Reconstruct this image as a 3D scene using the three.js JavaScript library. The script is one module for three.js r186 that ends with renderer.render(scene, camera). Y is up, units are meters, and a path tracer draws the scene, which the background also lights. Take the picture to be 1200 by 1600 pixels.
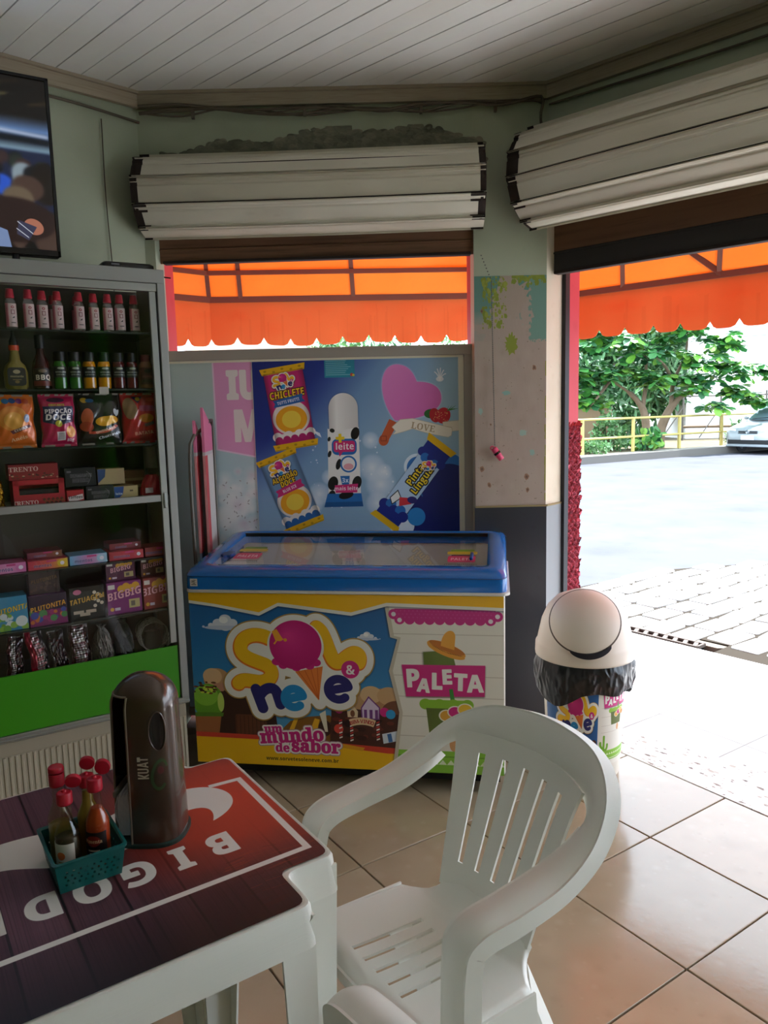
import * as THREE from 'three';
import { mergeGeometries, toCreasedNormals } from 'three/addons/utils/BufferGeometryUtils.js';
import { RoundedBoxGeometry } from 'three/addons/geometries/RoundedBoxGeometry.js';
import { ImprovedNoise } from 'three/addons/math/ImprovedNoise.js';
import { RectAreaLightUniformsLib } from 'three/addons/lights/RectAreaLightUniformsLib.js';

// ---------------------------------------------------------------- camera, sky, sun, exposure
const V3 = THREE.Vector3, PI = Math.PI, rad = (d) => d * PI / 180;
const scene = new THREE.Scene();
const renderer = new THREE.WebGLRenderer({ antialias: true });
renderer.toneMapping = THREE.LinearToneMapping;
renderer.toneMappingExposure = 1.92;
renderer.shadowMap.enabled = true;
RectAreaLightUniformsLib.init();
const camera = new THREE.PerspectiveCamera(67.83, 1200 / 1600, 0.05, 300);
camera.position.set(0, 1.5, 0);
camera.rotation.set(rad(-7.7), 0, rad(-1.37), 'XYZ');
scene.background = new THREE.Color(0.8, 0.94, 1.1);
scene.backgroundIntensity = 2.7;
const sun = new THREE.DirectionalLight(0xf6f8ff, 12);
sun.position.set(16, 30, -16); sun.target.position.set(4, 0, -10);
sun.castShadow = true; sun.shadow.radius = 1; sun.shadow.mapSize.set(4096, 4096);
Object.assign(sun.shadow.camera, { left: -30, right: 30, top: 30, bottom: -30, near: 1, far: 90 });
scene.add(sun, sun.target);

// ---------------------------------------------------------------- helpers
function rng(seed) { let a = seed | 0; return () => { a = (a + 0x6d2b79f5) | 0; let t = Math.imul(a ^ (a >>> 15), 1 | a); t = (t + Math.imul(t ^ (t >>> 7), 61 | t)) ^ t; return ((t ^ (t >>> 14)) >>> 0) / 4294967296; }; }
const NOI = new ImprovedNoise();
const lerp = (a, b, t) => a + (b - a) * t;
const used = new Map();
function numbered(n) { const k = used.get(n) || 0; used.set(n, k + 1); return k ? n + '_' + String(k).padStart(3, '0') : n; }
function tag(o, label, category, group) { o.userData.label = label; o.userData.category = category; if (group) o.userData.group = group; return o; }
function thing(name, label, category, pos = [0, 0, 0], turn = 0, group) {
  const o = new THREE.Group(); o.name = numbered(name); o.position.set(...pos); o.rotation.y = turn; scene.add(o); return tag(o, label, category, group);
}
function prep(g) { let h = g.index ? g.toNonIndexed() : g; for (const k of Object.keys(h.attributes)) if (!['position', 'normal', 'uv'].includes(k)) h.deleteAttribute(k);
  if (!h.attributes.normal) h.computeVertexNormals(); if (!h.attributes.uv) h.setAttribute('uv', new THREE.BufferAttribute(new Float32Array(h.attributes.position.count * 2), 2)); h.morphAttributes = {}; return h; }
function merged(gs) { gs = [].concat(gs); return gs.length === 1 ? gs[0] : mergeGeometries(gs.map(prep)); }
function part(name, gs, mat, parent) { const m = new THREE.Mesh(merged(gs), mat); m.name = parent === scene ? numbered(name) : name; m.castShadow = m.receiveShadow = true; parent.add(m); return m; }
function struct(name, gs, mat) { const m = part(name, gs, mat, scene); m.userData.kind = 'structure'; return m; }
function copy(o, pos, turn, label) { const c = o.clone(); c.name = numbered(o.name.replace(/_\d{3}$/, '')); c.userData = { ...o.userData, label }; c.position.set(...pos); c.rotation.y = turn; scene.add(c); return c; }
const box = (w, h, d, x = 0, y = 0, z = 0) => new THREE.BoxGeometry(w, h, d).translate(x, y, z);
const rbox = (w, h, d, r, x = 0, y = 0, z = 0, s = 2) => new RoundedBoxGeometry(w, h, d, s, Math.min(r, w / 2.01, h / 2.01, d / 2.01)).translate(x, y, z);
const span = (x0, x1, y0, y1, z0, z1, r) => r ? rbox(x1 - x0, y1 - y0, z1 - z0, r, (x0 + x1) / 2, (y0 + y1) / 2, (z0 + z1) / 2) : box(x1 - x0, y1 - y0, z1 - z0, (x0 + x1) / 2, (y0 + y1) / 2, (z0 + z1) / 2);
const cyl = (r0, r1, h, n = 24) => new THREE.CylinderGeometry(r0, r1, h, n);
const lathe = (pts, n = 32) => new THREE.LatheGeometry(pts.map((p) => new THREE.Vector2(p[0], p[1])), n);
const curve = (pts, closed = false) => new THREE.CatmullRomCurve3(pts.map((p) => new V3(...p)), closed, 'centripetal');
const tube = (pts, r, n = 24, s = 8, closed = false) => new THREE.TubeGeometry(curve(pts, closed), n, r, s, closed);
function bar(a, b, r, s = 8) { const A = new V3(...a), B = new V3(...b), d = B.clone().sub(A); const g = cyl(r, r, d.length(), s); g.applyQuaternion(new THREE.Quaternion().setFromUnitVectors(new V3(0, 1, 0), d.clone().normalize())); return g.translate(...A.add(B).multiplyScalar(.5).toArray()); }
function beam(a, b, w, h, up = [0, 1, 0]) { const A = new V3(...a), B = new V3(...b), d = B.clone().sub(A), L = d.length(); const z = d.clone().normalize(), x = new V3(...up).cross(z).normalize(), y = z.clone().cross(x);
  return box(w, h, L).applyMatrix4(new THREE.Matrix4().makeBasis(x, y, z).setPosition(A.add(B).multiplyScalar(.5))); }
// vertical prism over a plan polygon [[x, z] ...], uv in metres
function prism(poly, y0, y1) {
  const P = [], U = [], n = poly.length; let s = 0;
  let ar = 0; for (let i = 0; i < n; i++) { const a = poly[i], b = poly[(i + 1) % n]; ar += a[0] * b[1] - b[0] * a[1]; }
  if (ar > 0) poly = [...poly].reverse();
  for (let i = 0; i < n; i++) { const a = poly[i], b = poly[(i + 1) % n], L = Math.hypot(b[0] - a[0], b[1] - a[1]);
    P.push(a[0], y0, a[1], b[0], y0, b[1], b[0], y1, b[1], a[0], y0, a[1], b[0], y1, b[1], a[0], y1, a[1]);
    U.push(s, y0, s + L, y0, s + L, y1, s, y0, s + L, y1, s, y1); s += L; }
  const tri = THREE.ShapeUtils.triangulateShape(poly.map((p) => new THREE.Vector2(p[0], p[1])), []);
  for (const t of tri) { const q = t.map((i) => poly[i]);
    const cr = (q[1][0] - q[0][0]) * (q[2][1] - q[0][1]) - (q[2][0] - q[0][0]) * (q[1][1] - q[0][1]); const o = cr > 0 ? [0, 2, 1] : [0, 1, 2];
    for (const k of o) { P.push(q[k][0], y1, q[k][1]); U.push(q[k][0], q[k][1]); } for (const k of [o[0], o[2], o[1]]) { P.push(q[k][0], y0, q[k][1]); U.push(q[k][0], q[k][1]); } }
  const g = new THREE.BufferGeometry(); g.setAttribute('position', new THREE.Float32BufferAttribute(P, 3)); g.setAttribute('uv', new THREE.Float32BufferAttribute(U, 2)); g.computeVertexNormals(); return g;
}
// clip a polygon by the convex polygon
function clip(poly, by) {
  let ar = 0; for (let i = 0; i < by.length; i++) { const a = by[i], b = by[(i + 1) % by.length]; ar += a[0] * b[1] - b[0] * a[1]; }
  const sg = Math.sign(ar); let out = poly;
  for (let i = 0; i < by.length && out.length; i++) { const a = by[i], b = by[(i + 1) % by.length], side = (p) => sg * ((b[0] - a[0]) * (p[1] - a[1]) - (b[1] - a[1]) * (p[0] - a[0])); const r = [];
    for (let k = 0; k < out.length; k++) { const p = out[k], q = out[(k + 1) % out.length], sp = side(p), sq = side(q); if (sp >= 0) r.push(p); if ((sp > 0 && sq < 0) || (sp < 0 && sq > 0)) { const t = sp / (sp - sq); r.push([lerp(p[0], q[0], t), lerp(p[1], q[1], t)]); } } out = r; }
  return out;
}
const area = (p) => Math.abs(p.reduce((s, a, i) => { const b = p[(i + 1) % p.length]; return s + a[0] * b[1] - b[0] * a[1]; }, 0)) / 2;
// sheet with thickness over a grid; f(u, v) -> [x, y, z]; hole(i, j) leaves a cell out
function shell(us, vs, f, th, hole = () => false, back) {
  const nu = us.length, nv = vs.length, pt = [], nr = [];
  for (let j = 0; j < nv; j++) for (let i = 0; i < nu; i++) { const p = new V3(...f(us[i], vs[j])), e = 1e-3;
    const du = new V3(...f(us[i] + e, vs[j])).sub(new V3(...f(us[i] - e, vs[j]))), dv = new V3(...f(us[i], vs[j] + e)).sub(new V3(...f(us[i], vs[j] - e)));
    pt.push(p); nr.push(du.cross(dv).normalize()); }
  const id = (i, j) => j * nu + i, P = [], N = [], U = [];
  const lo = pt.map((p, k) => back ? new V3(...back(p, nr[k])) : p.clone().addScaledVector(nr[k], -th));
  const push = (p, n, u) => { P.push(p.x, p.y, p.z); N.push(n.x, n.y, n.z); U.push(u[0], u[1]); };
  const solid = (i, j) => i >= 0 && j >= 0 && i < nu - 1 && j < nv - 1 && !hole(i, j);
  for (let j = 0; j < nv - 1; j++) for (let i = 0; i < nu - 1; i++) { if (!solid(i, j)) continue;
    const q = [id(i, j), id(i + 1, j), id(i + 1, j + 1), id(i, j + 1)], uv = [[us[i], vs[j]], [us[i + 1], vs[j]], [us[i + 1], vs[j + 1]], [us[i], vs[j + 1]]];
    for (const k of [0, 1, 2, 0, 2, 3]) push(pt[q[k]], nr[q[k]], uv[k]);
    for (const k of [0, 2, 1, 0, 3, 2]) push(lo[q[k]], nr[q[k]].clone().negate(), uv[k]);
    const edges = [[0, 1, i, j - 1], [1, 2, i + 1, j], [2, 3, i, j + 1], [3, 0, i - 1, j]];
    for (const [a, b, ni, nj] of edges) if (!solid(ni, nj)) { const A = pt[q[a]], B = pt[q[b]], C = lo[q[b]], D = lo[q[a]]; const n = B.clone().sub(A).cross(nr[q[a]]).normalize().multiplyScalar(Math.sign(th));
      for (const p of [A, D, C, A, C, B]) push(p, n, [0, 0]); } }
  const g = new THREE.BufferGeometry(); g.setAttribute('position', new THREE.Float32BufferAttribute(P, 3)); g.setAttribute('normal', new THREE.Float32BufferAttribute(N, 3)); g.setAttribute('uv', new THREE.Float32BufferAttribute(U, 2)); return g;
}
const steps = (a, b, n) => Array.from({ length: n + 1 }, (_, i) => lerp(a, b, i / n));
// skin through loops of equal point count
function loft(loops, closedLoop = true, caps = true, crease = .6) {
  const P = [], U = [], n = loops[0].length, m = closedLoop ? n : n - 1;
  for (let j = 0; j < loops.length - 1; j++) for (let i = 0; i < m; i++) { const a = loops[j][i], b = loops[j][(i + 1) % n], c = loops[j + 1][(i + 1) % n], d = loops[j + 1][i];
    for (const [p, u, v] of [[a, i, j], [b, i + 1, j], [c, i + 1, j + 1], [a, i, j], [c, i + 1, j + 1], [d, i, j + 1]]) { P.push(...p); U.push(u / m, v / (loops.length - 1)); } }
  if (caps) for (const [L, fl] of [[loops[0], 1], [loops[loops.length - 1], 0]]) { const c = [0, 1, 2].map((k) => L.reduce((s, p) => s + p[k], 0) / n);
    for (let i = 0; i < n; i++) { const a = L[i], b = L[(i + 1) % n]; for (const p of fl ? [c, b, a] : [c, a, b]) { P.push(...p); U.push(0, 0); } } }
  const g = new THREE.BufferGeometry(); g.setAttribute('position', new THREE.Float32BufferAttribute(P, 3)); g.setAttribute('uv', new THREE.Float32BufferAttribute(U, 2)); g.computeVertexNormals(); return toCreasedNormals(g, crease);
}
function rrect(x0, x1, z0, z1, r, n = 5) { const o = []; for (const [cx, cz, a0] of [[x1 - r, z1 - r, 0], [x0 + r, z1 - r, PI / 2], [x0 + r, z0 + r, PI], [x1 - r, z0 + r, 1.5 * PI]]) for (let k = 0; k <= n; k++) { const a = a0 + k / n * PI / 2; o.push([cx + r * Math.cos(a), cz + r * Math.sin(a)]); } return o; }
function extrude(pts, depth, bevel = 0, holes = [], bs = 2) { const s = new THREE.Shape(pts.map((p) => new THREE.Vector2(...p))); for (const h of holes) s.holes.push(new THREE.Path(h.map((p) => new THREE.Vector2(...p))));
  return new THREE.ExtrudeGeometry(s, { depth: depth - 2 * bevel, bevelEnabled: bevel > 0, bevelThickness: bevel, bevelSize: bevel, bevelOffset: -bevel, bevelSegments: bs, curveSegments: 8 }).translate(0, 0, bevel); }
// ---------------------------------------------------------------- textures and materials
function ctex(w, h, draw, srgb = true, rep) { const c = document.createElement('canvas'); c.width = w; c.height = h; const x = c.getContext('2d'); draw(x, w, h); const t = new THREE.CanvasTexture(c); if (srgb) t.colorSpace = THREE.SRGBColorSpace; t.magFilter = THREE.LinearFilter; t.wrapS = t.wrapT = THREE.RepeatWrapping; if (rep) t.repeat.set(...rep); return t; }
function mat(color, rough = .6, o = {}) { return new THREE.MeshPhysicalMaterial({ color, roughness: rough, side: THREE.DoubleSide, ...o }); }
function blotches(x, w, h, R, n, r0, r1, cols, a) { for (let i = 0; i < n; i++) { const r = lerp(r0, r1, R() * R()), px = R() * w, py = R() * h, c = cols[Math.floor(R() * cols.length)];
  for (const ox of [-w, 0, w]) for (const oy of [-h, 0, h]) { const X = px + ox, Y = py + oy; if (X < -r || X > w + r || Y < -r || Y > h + r) continue; const g = x.createRadialGradient(X, Y, 0, X, Y, r); g.addColorStop(0, `rgba(${c},${a})`); g.addColorStop(1, `rgba(${c},0)`); x.fillStyle = g; x.fillRect(X - r, Y - r, 2 * r, 2 * r); } } }
function mottle(size, base, cols, n, a, seed, r1 = .25) { return ctex(size, size, (x, w, h) => { x.fillStyle = base; x.fillRect(0, 0, w, h); const R = rng(seed); blotches(x, w, h, R, n, w * .02, w * r1, cols, a); blotches(x, w, h, R, n * 3, 1, w * .03, cols, a * .8); }); }
const bumpTex = mottle(512, '#808080', ['255,255,255', '0,0,0'], 200, .12, 5, .12);
const fineBump = mottle(512, '#808080', ['255,255,255', '0,0,0'], 900, .3, 6, .03);
const withRep = (t, x, y = x) => { const c = t.clone(); c.repeat.set(x, y); c.needsUpdate = true; return c; };
const printMat = (t, rough = .35, o = {}) => new THREE.MeshPhysicalMaterial({ map: t, roughness: rough, side: THREE.DoubleSide, ...o });
// flat print: an upright sheet w x h centred at x, y with its face at z
const sheet = (w, h, x = 0, y = 0, z = 0) => new THREE.PlaneGeometry(w, h).translate(x, y, z);

const aluminium = mat('#a9aaa6', .38, { metalness: .85 });
const aluMatte = mat('#9c9c97', .5, { metalness: .6 });
const paneGlass = new THREE.MeshPhysicalMaterial({ color: '#ffffff', roughness: .02, transmission: 1, thickness: 0, ior: 1.5, side: THREE.DoubleSide });
const whitePlastic = mat('#eeeee4', .42, { bumpMap: withRep(fineBump, 6), bumpScale: .0002 });
const black = mat('#0c0c0d', .45);
const blackGloss = mat('#070708', .12);
// ---------------------------------------------------------------- the room
const K = [.75, -3.5], L = [-1.03, -3.5], T = [.7193, .6947], NO = [.6947, -.7193], TL = [-.731, .682];   // corners, run of the right wall, its outward normal, run of the left wall
const kp = (s, d) => [K[0] + T[0] * s + NO[0] * d, K[1] + T[1] * s + NO[1] * d];
const kpy = (s, d, y) => { const p = kp(s, d); return [p[0], y, p[1]]; };
const RE = kp(5.0, 0), LE = [L[0] + TL[0] * 4.6, L[1] + TL[1] * 4.6];
const room = [L, K, RE, [RE[0], 3.4], [LE[0], 3.4], LE];
const CEIL = 2.87;
const mintTex = mottle(1024, '#abb198', ['140,148,116', '190,196,170', '158,164,136', '118,118,94'], 120, .14, 11, .2);
const mint = new THREE.MeshPhysicalMaterial({ map: withRep(mintTex, .5), roughness: .75, bumpMap: withRep(bumpTex, .8), bumpScale: .003, side: THREE.DoubleSide });
const cream = new THREE.MeshPhysicalMaterial({ map: withRep(mottle(512, '#d8ccb4', ['170,160,130', '230,222,204', '190,170,140'], 70, .16, 12), 1), roughness: .7, bumpMap: withRep(bumpTex, 1), bumpScale: .003, side: THREE.DoubleSide });
const redPaint = new THREE.MeshPhysicalMaterial({ map: withRep(mottle(512, '#c7404b', ['150,30,40', '215,90,95', '180,50,60'], 60, .18, 13), .8), roughness: .65, side: THREE.DoubleSide });
// floor tiles: a grid turned 34 degrees
const GU = [-.5592, -.829], GV = [.829, -.5592], TS = .4525, FU = 1.5495, FV = 2.583;
const gxy = (u, v) => [GU[0] * u + GV[0] * v, GU[1] * u + GV[1] * v];
const floorPoly = clip([gxy(-5, -7), gxy(7, -7), gxy(7, FV), gxy(-5, FV)], [...room.map((p) => [p[0], p[1]])]);
const floor = struct('floor', prism([[-5.2, 3.6], [5.2, 3.6], [5.2, -.2], [1.28, -3.75], [-1.1, -3.75], [-5.2, -.2]], -.12, -.009), mat('#5b3a2a', .85));
const RT = rng(77);
const tileMats = [0, 1, 2, 3].map((k) => new THREE.MeshPhysicalMaterial({ map: withRep(mottle(512, ['#b3a084', '#b8a589', '#ad997c', '#b5a286'][k], ['146,124,98', '210,198,178', '168,148,120', '182,160,134'], 60, .16, 30 + k), 2.2), roughness: .15, ior: 1.62, bumpMap: withRep(bumpTex, 3), bumpScale: .0008, side: THREE.DoubleSide }));
const tileGeo = new THREE.BufferGeometry().copy(prep(rbox(TS - .005, .012, TS - .005, .0025, 0, -.006, 0, 1)));
{ const uv = tileGeo.attributes.uv, p = tileGeo.attributes.position; for (let i = 0; i < uv.count; i++) uv.setXY(i, p.getX(i), p.getZ(i)); }
for (let i = -6; i <= 8; i++) for (let j = -14; j < 0; j++) {
  const u0 = FU + i * TS, v0 = FV + j * TS, c = gxy(u0 + TS / 2, v0 + TS / 2);
  if (c[1] > 1.6 || Math.abs(c[0]) > 3.4) continue;
  const q = [gxy(u0, v0), gxy(u0 + TS, v0), gxy(u0 + TS, v0 + TS), gxy(u0, v0 + TS)], cl = clip(q, room), A = area(cl); if (cl.length < 3 || A < .004) continue;
  if (A > TS * TS * .999) { const m = part('tile', tileGeo, tileMats[Math.floor(RT() * 4)], floor); m.position.set(c[0], 0, c[1]); m.rotation.y = Math.atan2(-GV[1], GV[0]) + Math.floor(RT() * 2) * PI; m.position.y = (RT() - .5) * .0008; }
  else { const s = cl.map((p) => [lerp(c[0], p[0], .994), lerp(c[1], p[1], .994)]); part('tile', prism(s, -.012, 0), tileMats[Math.floor(RT() * 4)], floor); }
}
part('screed', prism(clip([[-5, 3.4], [5, 3.4], [5, 1.3], [-5, 1.3]], room), -.012, -.001), mat('#b99a78', .4), floor);
// threshold of the wide doorway: worn painted concrete
const thrTex = ctex(1024, 512, (x, w, h) => { x.fillStyle = '#e9e8e2'; x.fillRect(0, 0, w, h); const R = rng(21); blotches(x, w, h, R, 60, 10, 120, ['210,208,198', '245,245,240'], .3);
  for (let i = 0; i < 260; i++) { const px = R() * w, py = h * Math.pow(R(), 1.5), r = 2 + R() * R() * 14; x.fillStyle = ['#8d8173', '#a59b8c', '#6f6558', '#bcb3a4'][Math.floor(R() * 4)]; x.beginPath(); for (let k = 0; k < 9; k++) { const a = k / 9 * 2 * PI, q = r * (.5 + R() * .8); x.lineTo(px + q * 1.5 * Math.cos(a), py + q * .7 * Math.sin(a)); } x.fill(); } });
const thr0 = gxy(2.48, FV), thr1 = gxy(-2.2, FV), thr2 = kp(4.3, .13), thr3 = kp(0, .13);
{ const g = prism([thr0, thr1, thr2, thr3], -.1, .002); const p = g.attributes.position, uv = g.attributes.uv; for (let i = 0; i < uv.count; i++) { const x = p.getX(i), z = p.getZ(i); const v = x * GV[0] + z * GV[1] - FV, u = x * GU[0] + z * GU[1]; uv.setXY(i, u / .9, 1 - (v + .01) / .45); }
  struct('trim_1', g, printMat(thrTex, .7)); }
// walls (solid, with the thickness of the doorway reveals)
const TH = .13, TO = .28;
const pillar = struct('wall_pillar', prism([[.425, -3.5], K, kp(0, TH), [.72, -3.63], [.425, -3.63]], 0, 2.95), cream);
part('lintel_joint', prism([[.4251, -3.4985], [.7495, -3.4985], [.7495, -3.5], [.4251, -3.5]], 2.075, 2.95), mint, pillar);
// flaking paint on the face of the pillar
const paintTex = ctex(768, 2048, (x, w, h) => { const R = rng(9); x.fillStyle = '#a79688'; x.fillRect(0, 0, w, h); blotches(x, w, h, R, 120, 20, 220, ['140,124,108', '184,170,154', '150,132,120', '166,154,134'], .22);
  const blob = (cx, cy, r, col, sx = 1, sy = 1, n = 26) => { x.fillStyle = col; x.beginPath(); for (let k = 0; k < n; k++) { const a = k / n * 2 * PI, q = r * (.7 + R() * .5); x.lineTo(cx + q * sx * Math.cos(a), cy + q * sy * Math.sin(a)); } x.fill(); };
  const g = x.createLinearGradient(0, 0, 0, 420); g.addColorStop(0, 'rgba(92,134,120,1)'); g.addColorStop(.7, 'rgba(96,138,126,.9)'); g.addColorStop(1, 'rgba(110,150,140,.15)'); x.fillStyle = g; x.fillRect(0, 0, w, 430); x.fillRect(0, 420, 120, 140);
  x.fillStyle = '#6e9283'; x.fillRect(590, 0, 178, 560); blob(380, 210, 190, '#a59485', 1.05, 1.25, 40); blob(300, 460, 230, '#a79688', 1.2, .5, 40); blob(560, 330, 90, '#a79688', .8, 1.3);
  for (let i = 0; i < 150; i++) blob(90 + R() * 250, 10 + Math.pow(R(), 1.3) * 440, 5 + R() * R() * 26, ['#86902f', '#7d8a2c', '#949c3c'][i % 3], .9, 1.2, 12);
  for (let i = 0; i < 46; i++) blob(380 + R() * 370, 2 + R() * R() * 120, 6 + R() * 22, ['#86902f', '#7d8a2c'][i % 2], 1, 1.1, 12);
  for (let i = 0; i < 16; i++) { blob(600 + i * 11, 560 + R() * 10, 8 + R() * 14, i % 2 ? '#6e9283' : '#a79688', 1.2, .8); blob(592, 60 + i * 32, 8 + R() * 16, i % 2 ? '#6e9283' : '#a79688', .8, 1.2); } blob(395, 590, 62, '#7f8a2a', 1.1, 1.45, 40); blob(340, 1020, 30, '#7fa39a', 1.5, .7); blob(520, 1380, 36, '#93aca0', 1.2, .8); blob(620, 1560, 30, '#8aa79c', 1, 1); blob(60, 1180, 30, '#90aaa0', .8, 1);
  for (const [a, b, r] of [[80, 300, 16], [640, 800, 22], [170, 1300, 10], [560, 1780, 26], [570, 1900, 20], [150, 1850, 20], [70, 1700, 24]]) { blob(a, b, r, '#8d6a52', 1, 1.2, 14); blob(a, b, r * .5, '#6a5242', 1, 1.2, 10); }
  for (let i = 0; i < 90; i++) blob(R() * w, 500 + R() * 1500, 2 + R() * 5, 'rgba(110,96,80,.6)', 1.3, .8, 8);
  x.fillStyle = '#8a8a34'; for (let i = 0; i < 30; i++) x.fillRect(w - 8 - R() * 8, 700 + R() * 1300, 12, 30 + R() * 60); });
{ const g = box(.3235, 1.035, .003, .5870, 1.5575, -3.4987); part('flaking_paint', g, printMat(paintTex, .72, { bumpMap: withRep(bumpTex, 1), bumpScale: .003 }), pillar); }
// dado: dark front, grey return
part('dado', prism([[.421, -3.496], [.753, -3.496], [.753, -3.5], [.421, -3.5]], 0, 1.04), new THREE.MeshPhysicalMaterial({ map: withRep(mottle(512, '#2f3036', ['24,24,28', '62,58,60', '42,46,54'], 60, .2, 15), .8), roughness: .38, side: THREE.DoubleSide }), pillar);
{ const d = .004, a = [K[0] + T[0] * d, K[1] + T[1] * d], b = kp(d, TH); part('dado_return', prism([[K[0], K[1] + .004], a, b, kp(0, TH)], 0, 1.04), mat('#85888a', .5), pillar); }
part('ledge', prism([[.423, -3.493], [.757, -3.493], kp(.006, TH), kp(0, TH), [.425, -3.5]], 1.036, 1.044), mat('#8b7b52', .8), pillar);
const upper = struct('wall_front', [prism([L, [.425, -3.5], [.425, -3.63], [-1.17, -3.63]], 2.31, 2.95), prism([[-1.16, -3.5], [-.985, -3.5], [-.985, -3.63], [-1.16, -3.63]], 0, 2.31)], mint);
// scraped, frayed plaster above the shutter
const scrTex = ctex(1024, 256, (x, w, h) => { x.clearRect(0, 0, w, h); const R = rng(4); for (let i = 0; i < 2600; i++) { const px = lerp(.03, .97, R()) * w, t = .26 + .14 * Math.sin(px * .006 + 1) + .08 * Math.sin(px * .021) - .1 * px / w, py = h * lerp(Math.max(.02, t), 1, R()), r = 6 + R() * 22; x.fillStyle = `rgba(${[['112,112,94'], ['126,122,104'], ['94,96,80'], ['140,134,116']][i % 4]},.4)`; x.beginPath(); x.ellipse(px, py, r, r * .6, R() * 3, 0, 7); x.fill(); }
  for (let i = 0; i < 60; i++) { const px = lerp(.2, .75, R()) * w, py = h * (.6 + R() * .35); x.strokeStyle = ['#c9c3b0', '#3f372c', '#55402e'][i % 3]; x.lineWidth = 1.5 + R() * 3; x.beginPath(); x.moveTo(px, py); x.quadraticCurveTo(px + 20 - R() * 40, py - 20 * R(), px + 30 - R() * 60, py + 10 - R() * 20); x.stroke(); } });
{ const g = shell(steps(0, 1, 48), steps(0, 1, 8), (u, v) => [lerp(-.97, .5, u), lerp(2.50, 2.72, v), -3.496 + .004 * Math.abs(Math.sin(u * 57 + v * 9) * Math.sin(v * 17 + u * 23))], .004); scrTex.wrapS = scrTex.wrapT = THREE.ClampToEdgeWrapping; part('scraped_plaster', g, printMat(scrTex, .95, { transparent: true, alphaTest: .3, bumpMap: withRep(fineBump, 3, 1), bumpScale: .006 }), upper); }
const hdr = prism([kp(0, 0), kp(5, 0), kp(5, TH), kp(0, TH)], 2.30, 2.95), end = prism([kp(4.75, 0), kp(5, 0), kp(5, TO), kp(4.75, TO)], 0, 2.95);
struct('wall_right', [hdr, end], mint);
struct('wall_left', prism([L, [-1.12, -3.6], [LE[0] - .1, LE[1] - .11], LE], 0, 2.95), mint);
struct('wall_back', [prism([[LE[0] - .15, 3.4], [RE[0] + .15, 3.4], [RE[0] + .15, 3.55], [LE[0] - .15, 3.55]], 0, 2.95)], mat('#8fa566', .7)); struct('column', prism([[4.05, 2.4], [4.2, 2.4], [4.2, 2.55], [4.05, 2.55]], 0, CEIL), mat('#4fd02a', .4));
struct('wall_side', [prism([[LE[0] - .15, 3.4], [LE[0], 3.4], LE, [LE[0] - .15, LE[1] - .1]], 0, 2.95), prism([[RE[0] + .2, 3.4], [RE[0], 3.4], RE, [RE[0] + .2, RE[1] + .05]], 0, 2.95)], mat('#8fa566', .7));
// outer leaf of the walls, red outside
struct('wall_outer', [prism([[.425, -3.63], [.72, -3.63], kp(-.02, TH + .002), kp(0, TO), [.72, -3.80], [.425, -3.78]], 0, 2.95), prism([[-1.3, -3.63], [-.985, -3.63], [-.985, -3.78], [-1.3, -3.78]], 0, 2.95),
  prism([[-1.2, -3.63], [.8, -3.63], [.8, -3.78], [-1.2, -3.78]], 2.3, 2.95), prism([kp(0, TH + .002), kp(5, TH + .002), kp(5, TO), kp(0, TO)], 2.3, 3.6), prism([[-1.3, -3.63], [.8, -3.63], [.8, -3.78], [-1.3, -3.78]], 2.94, 3.6), prism([[-1.1, -3.64], [-1.2, -3.74], [LE[0] - .2, LE[1] - .2], [LE[0] - .1, LE[1] - .11]], 0, 3.6)], redPaint);
// red column beside the doorway: smooth above, rough-cast below (real relief)
const rough = shell(steps(0, 1, 26), steps(0, 1, 260), (u, v) => { const y = lerp(0, 1.40, v), d = lerp(.165, .284, u), R = Math.sin(u * 41.3 + v * 611) * Math.sin(v * 437 + u * 13) + .7 * Math.sin(u * 83 + v * 1013 + 1.3) * Math.sin(v * 871 - u * 67);
  const p = kp(.012 + .008 * R, d); return [p[0], y, p[1]]; }, .03);
const col = struct('column', [prism([kp(-.03, .165), kp(.004, .165), kp(.004, .28), kp(-.03, .28)], 0, 2.3)], redPaint);
part('roughcast', rough, new THREE.MeshPhysicalMaterial({ map: withRep(mottle(512, '#c24a5a', ['140,30,44', '214,100,110', '176,60,72'], 260, .35, 17, .04), 3, 8), roughness: .9, side: THREE.DoubleSide }), col);
{ const gr = prism([kp(0, TH), kp(.02, TH), kp(.02, .166), kp(0, .166)], 0, 2.28); struct('trim_2', [gr], mat('#17141a', .6)); }
// ceiling: plastic boards running with the right wall, each a piece of its own
const ceilingBase = struct('ceiling', prism([[-5, 3.6], [5, 3.6], [5, -.1], [.9, -3.66], [-1.2, -3.66], [-5, -.1]], CEIL + .012, CEIL + .1), mat('#3d352a', .9));
const boardMats = [0, 1].map((k) => new THREE.MeshPhysicalMaterial({ map: withRep(mottle(512, ['#f4f2ec', '#efece4'][k], ['208,202,186', '244,242,236', '190,182,162'], 60, .08, 40 + k), .6), roughness: .4, side: THREE.DoubleSide }));
for (let i = -42; i < 18; i++) { const n0 = 1.2515 + i * .0998, n1 = n0 + .0998 - .0045, q = (s, n) => [T[0] * s + NO[0] * n, T[1] * s + NO[1] * n];
  const c = clip([q(-9, n0), q(9, n0), q(9, n1), q(-9, n1)], room); if (c.length < 3 || area(c) < .01) continue; const b = part('plank', prism(c, CEIL, CEIL + .012 + (RT() - .5) * .001), boardMats[RT() < .3 ? 1 : 0], ceilingBase); b.position.y = (RT() - .5) * .002; }
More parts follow.
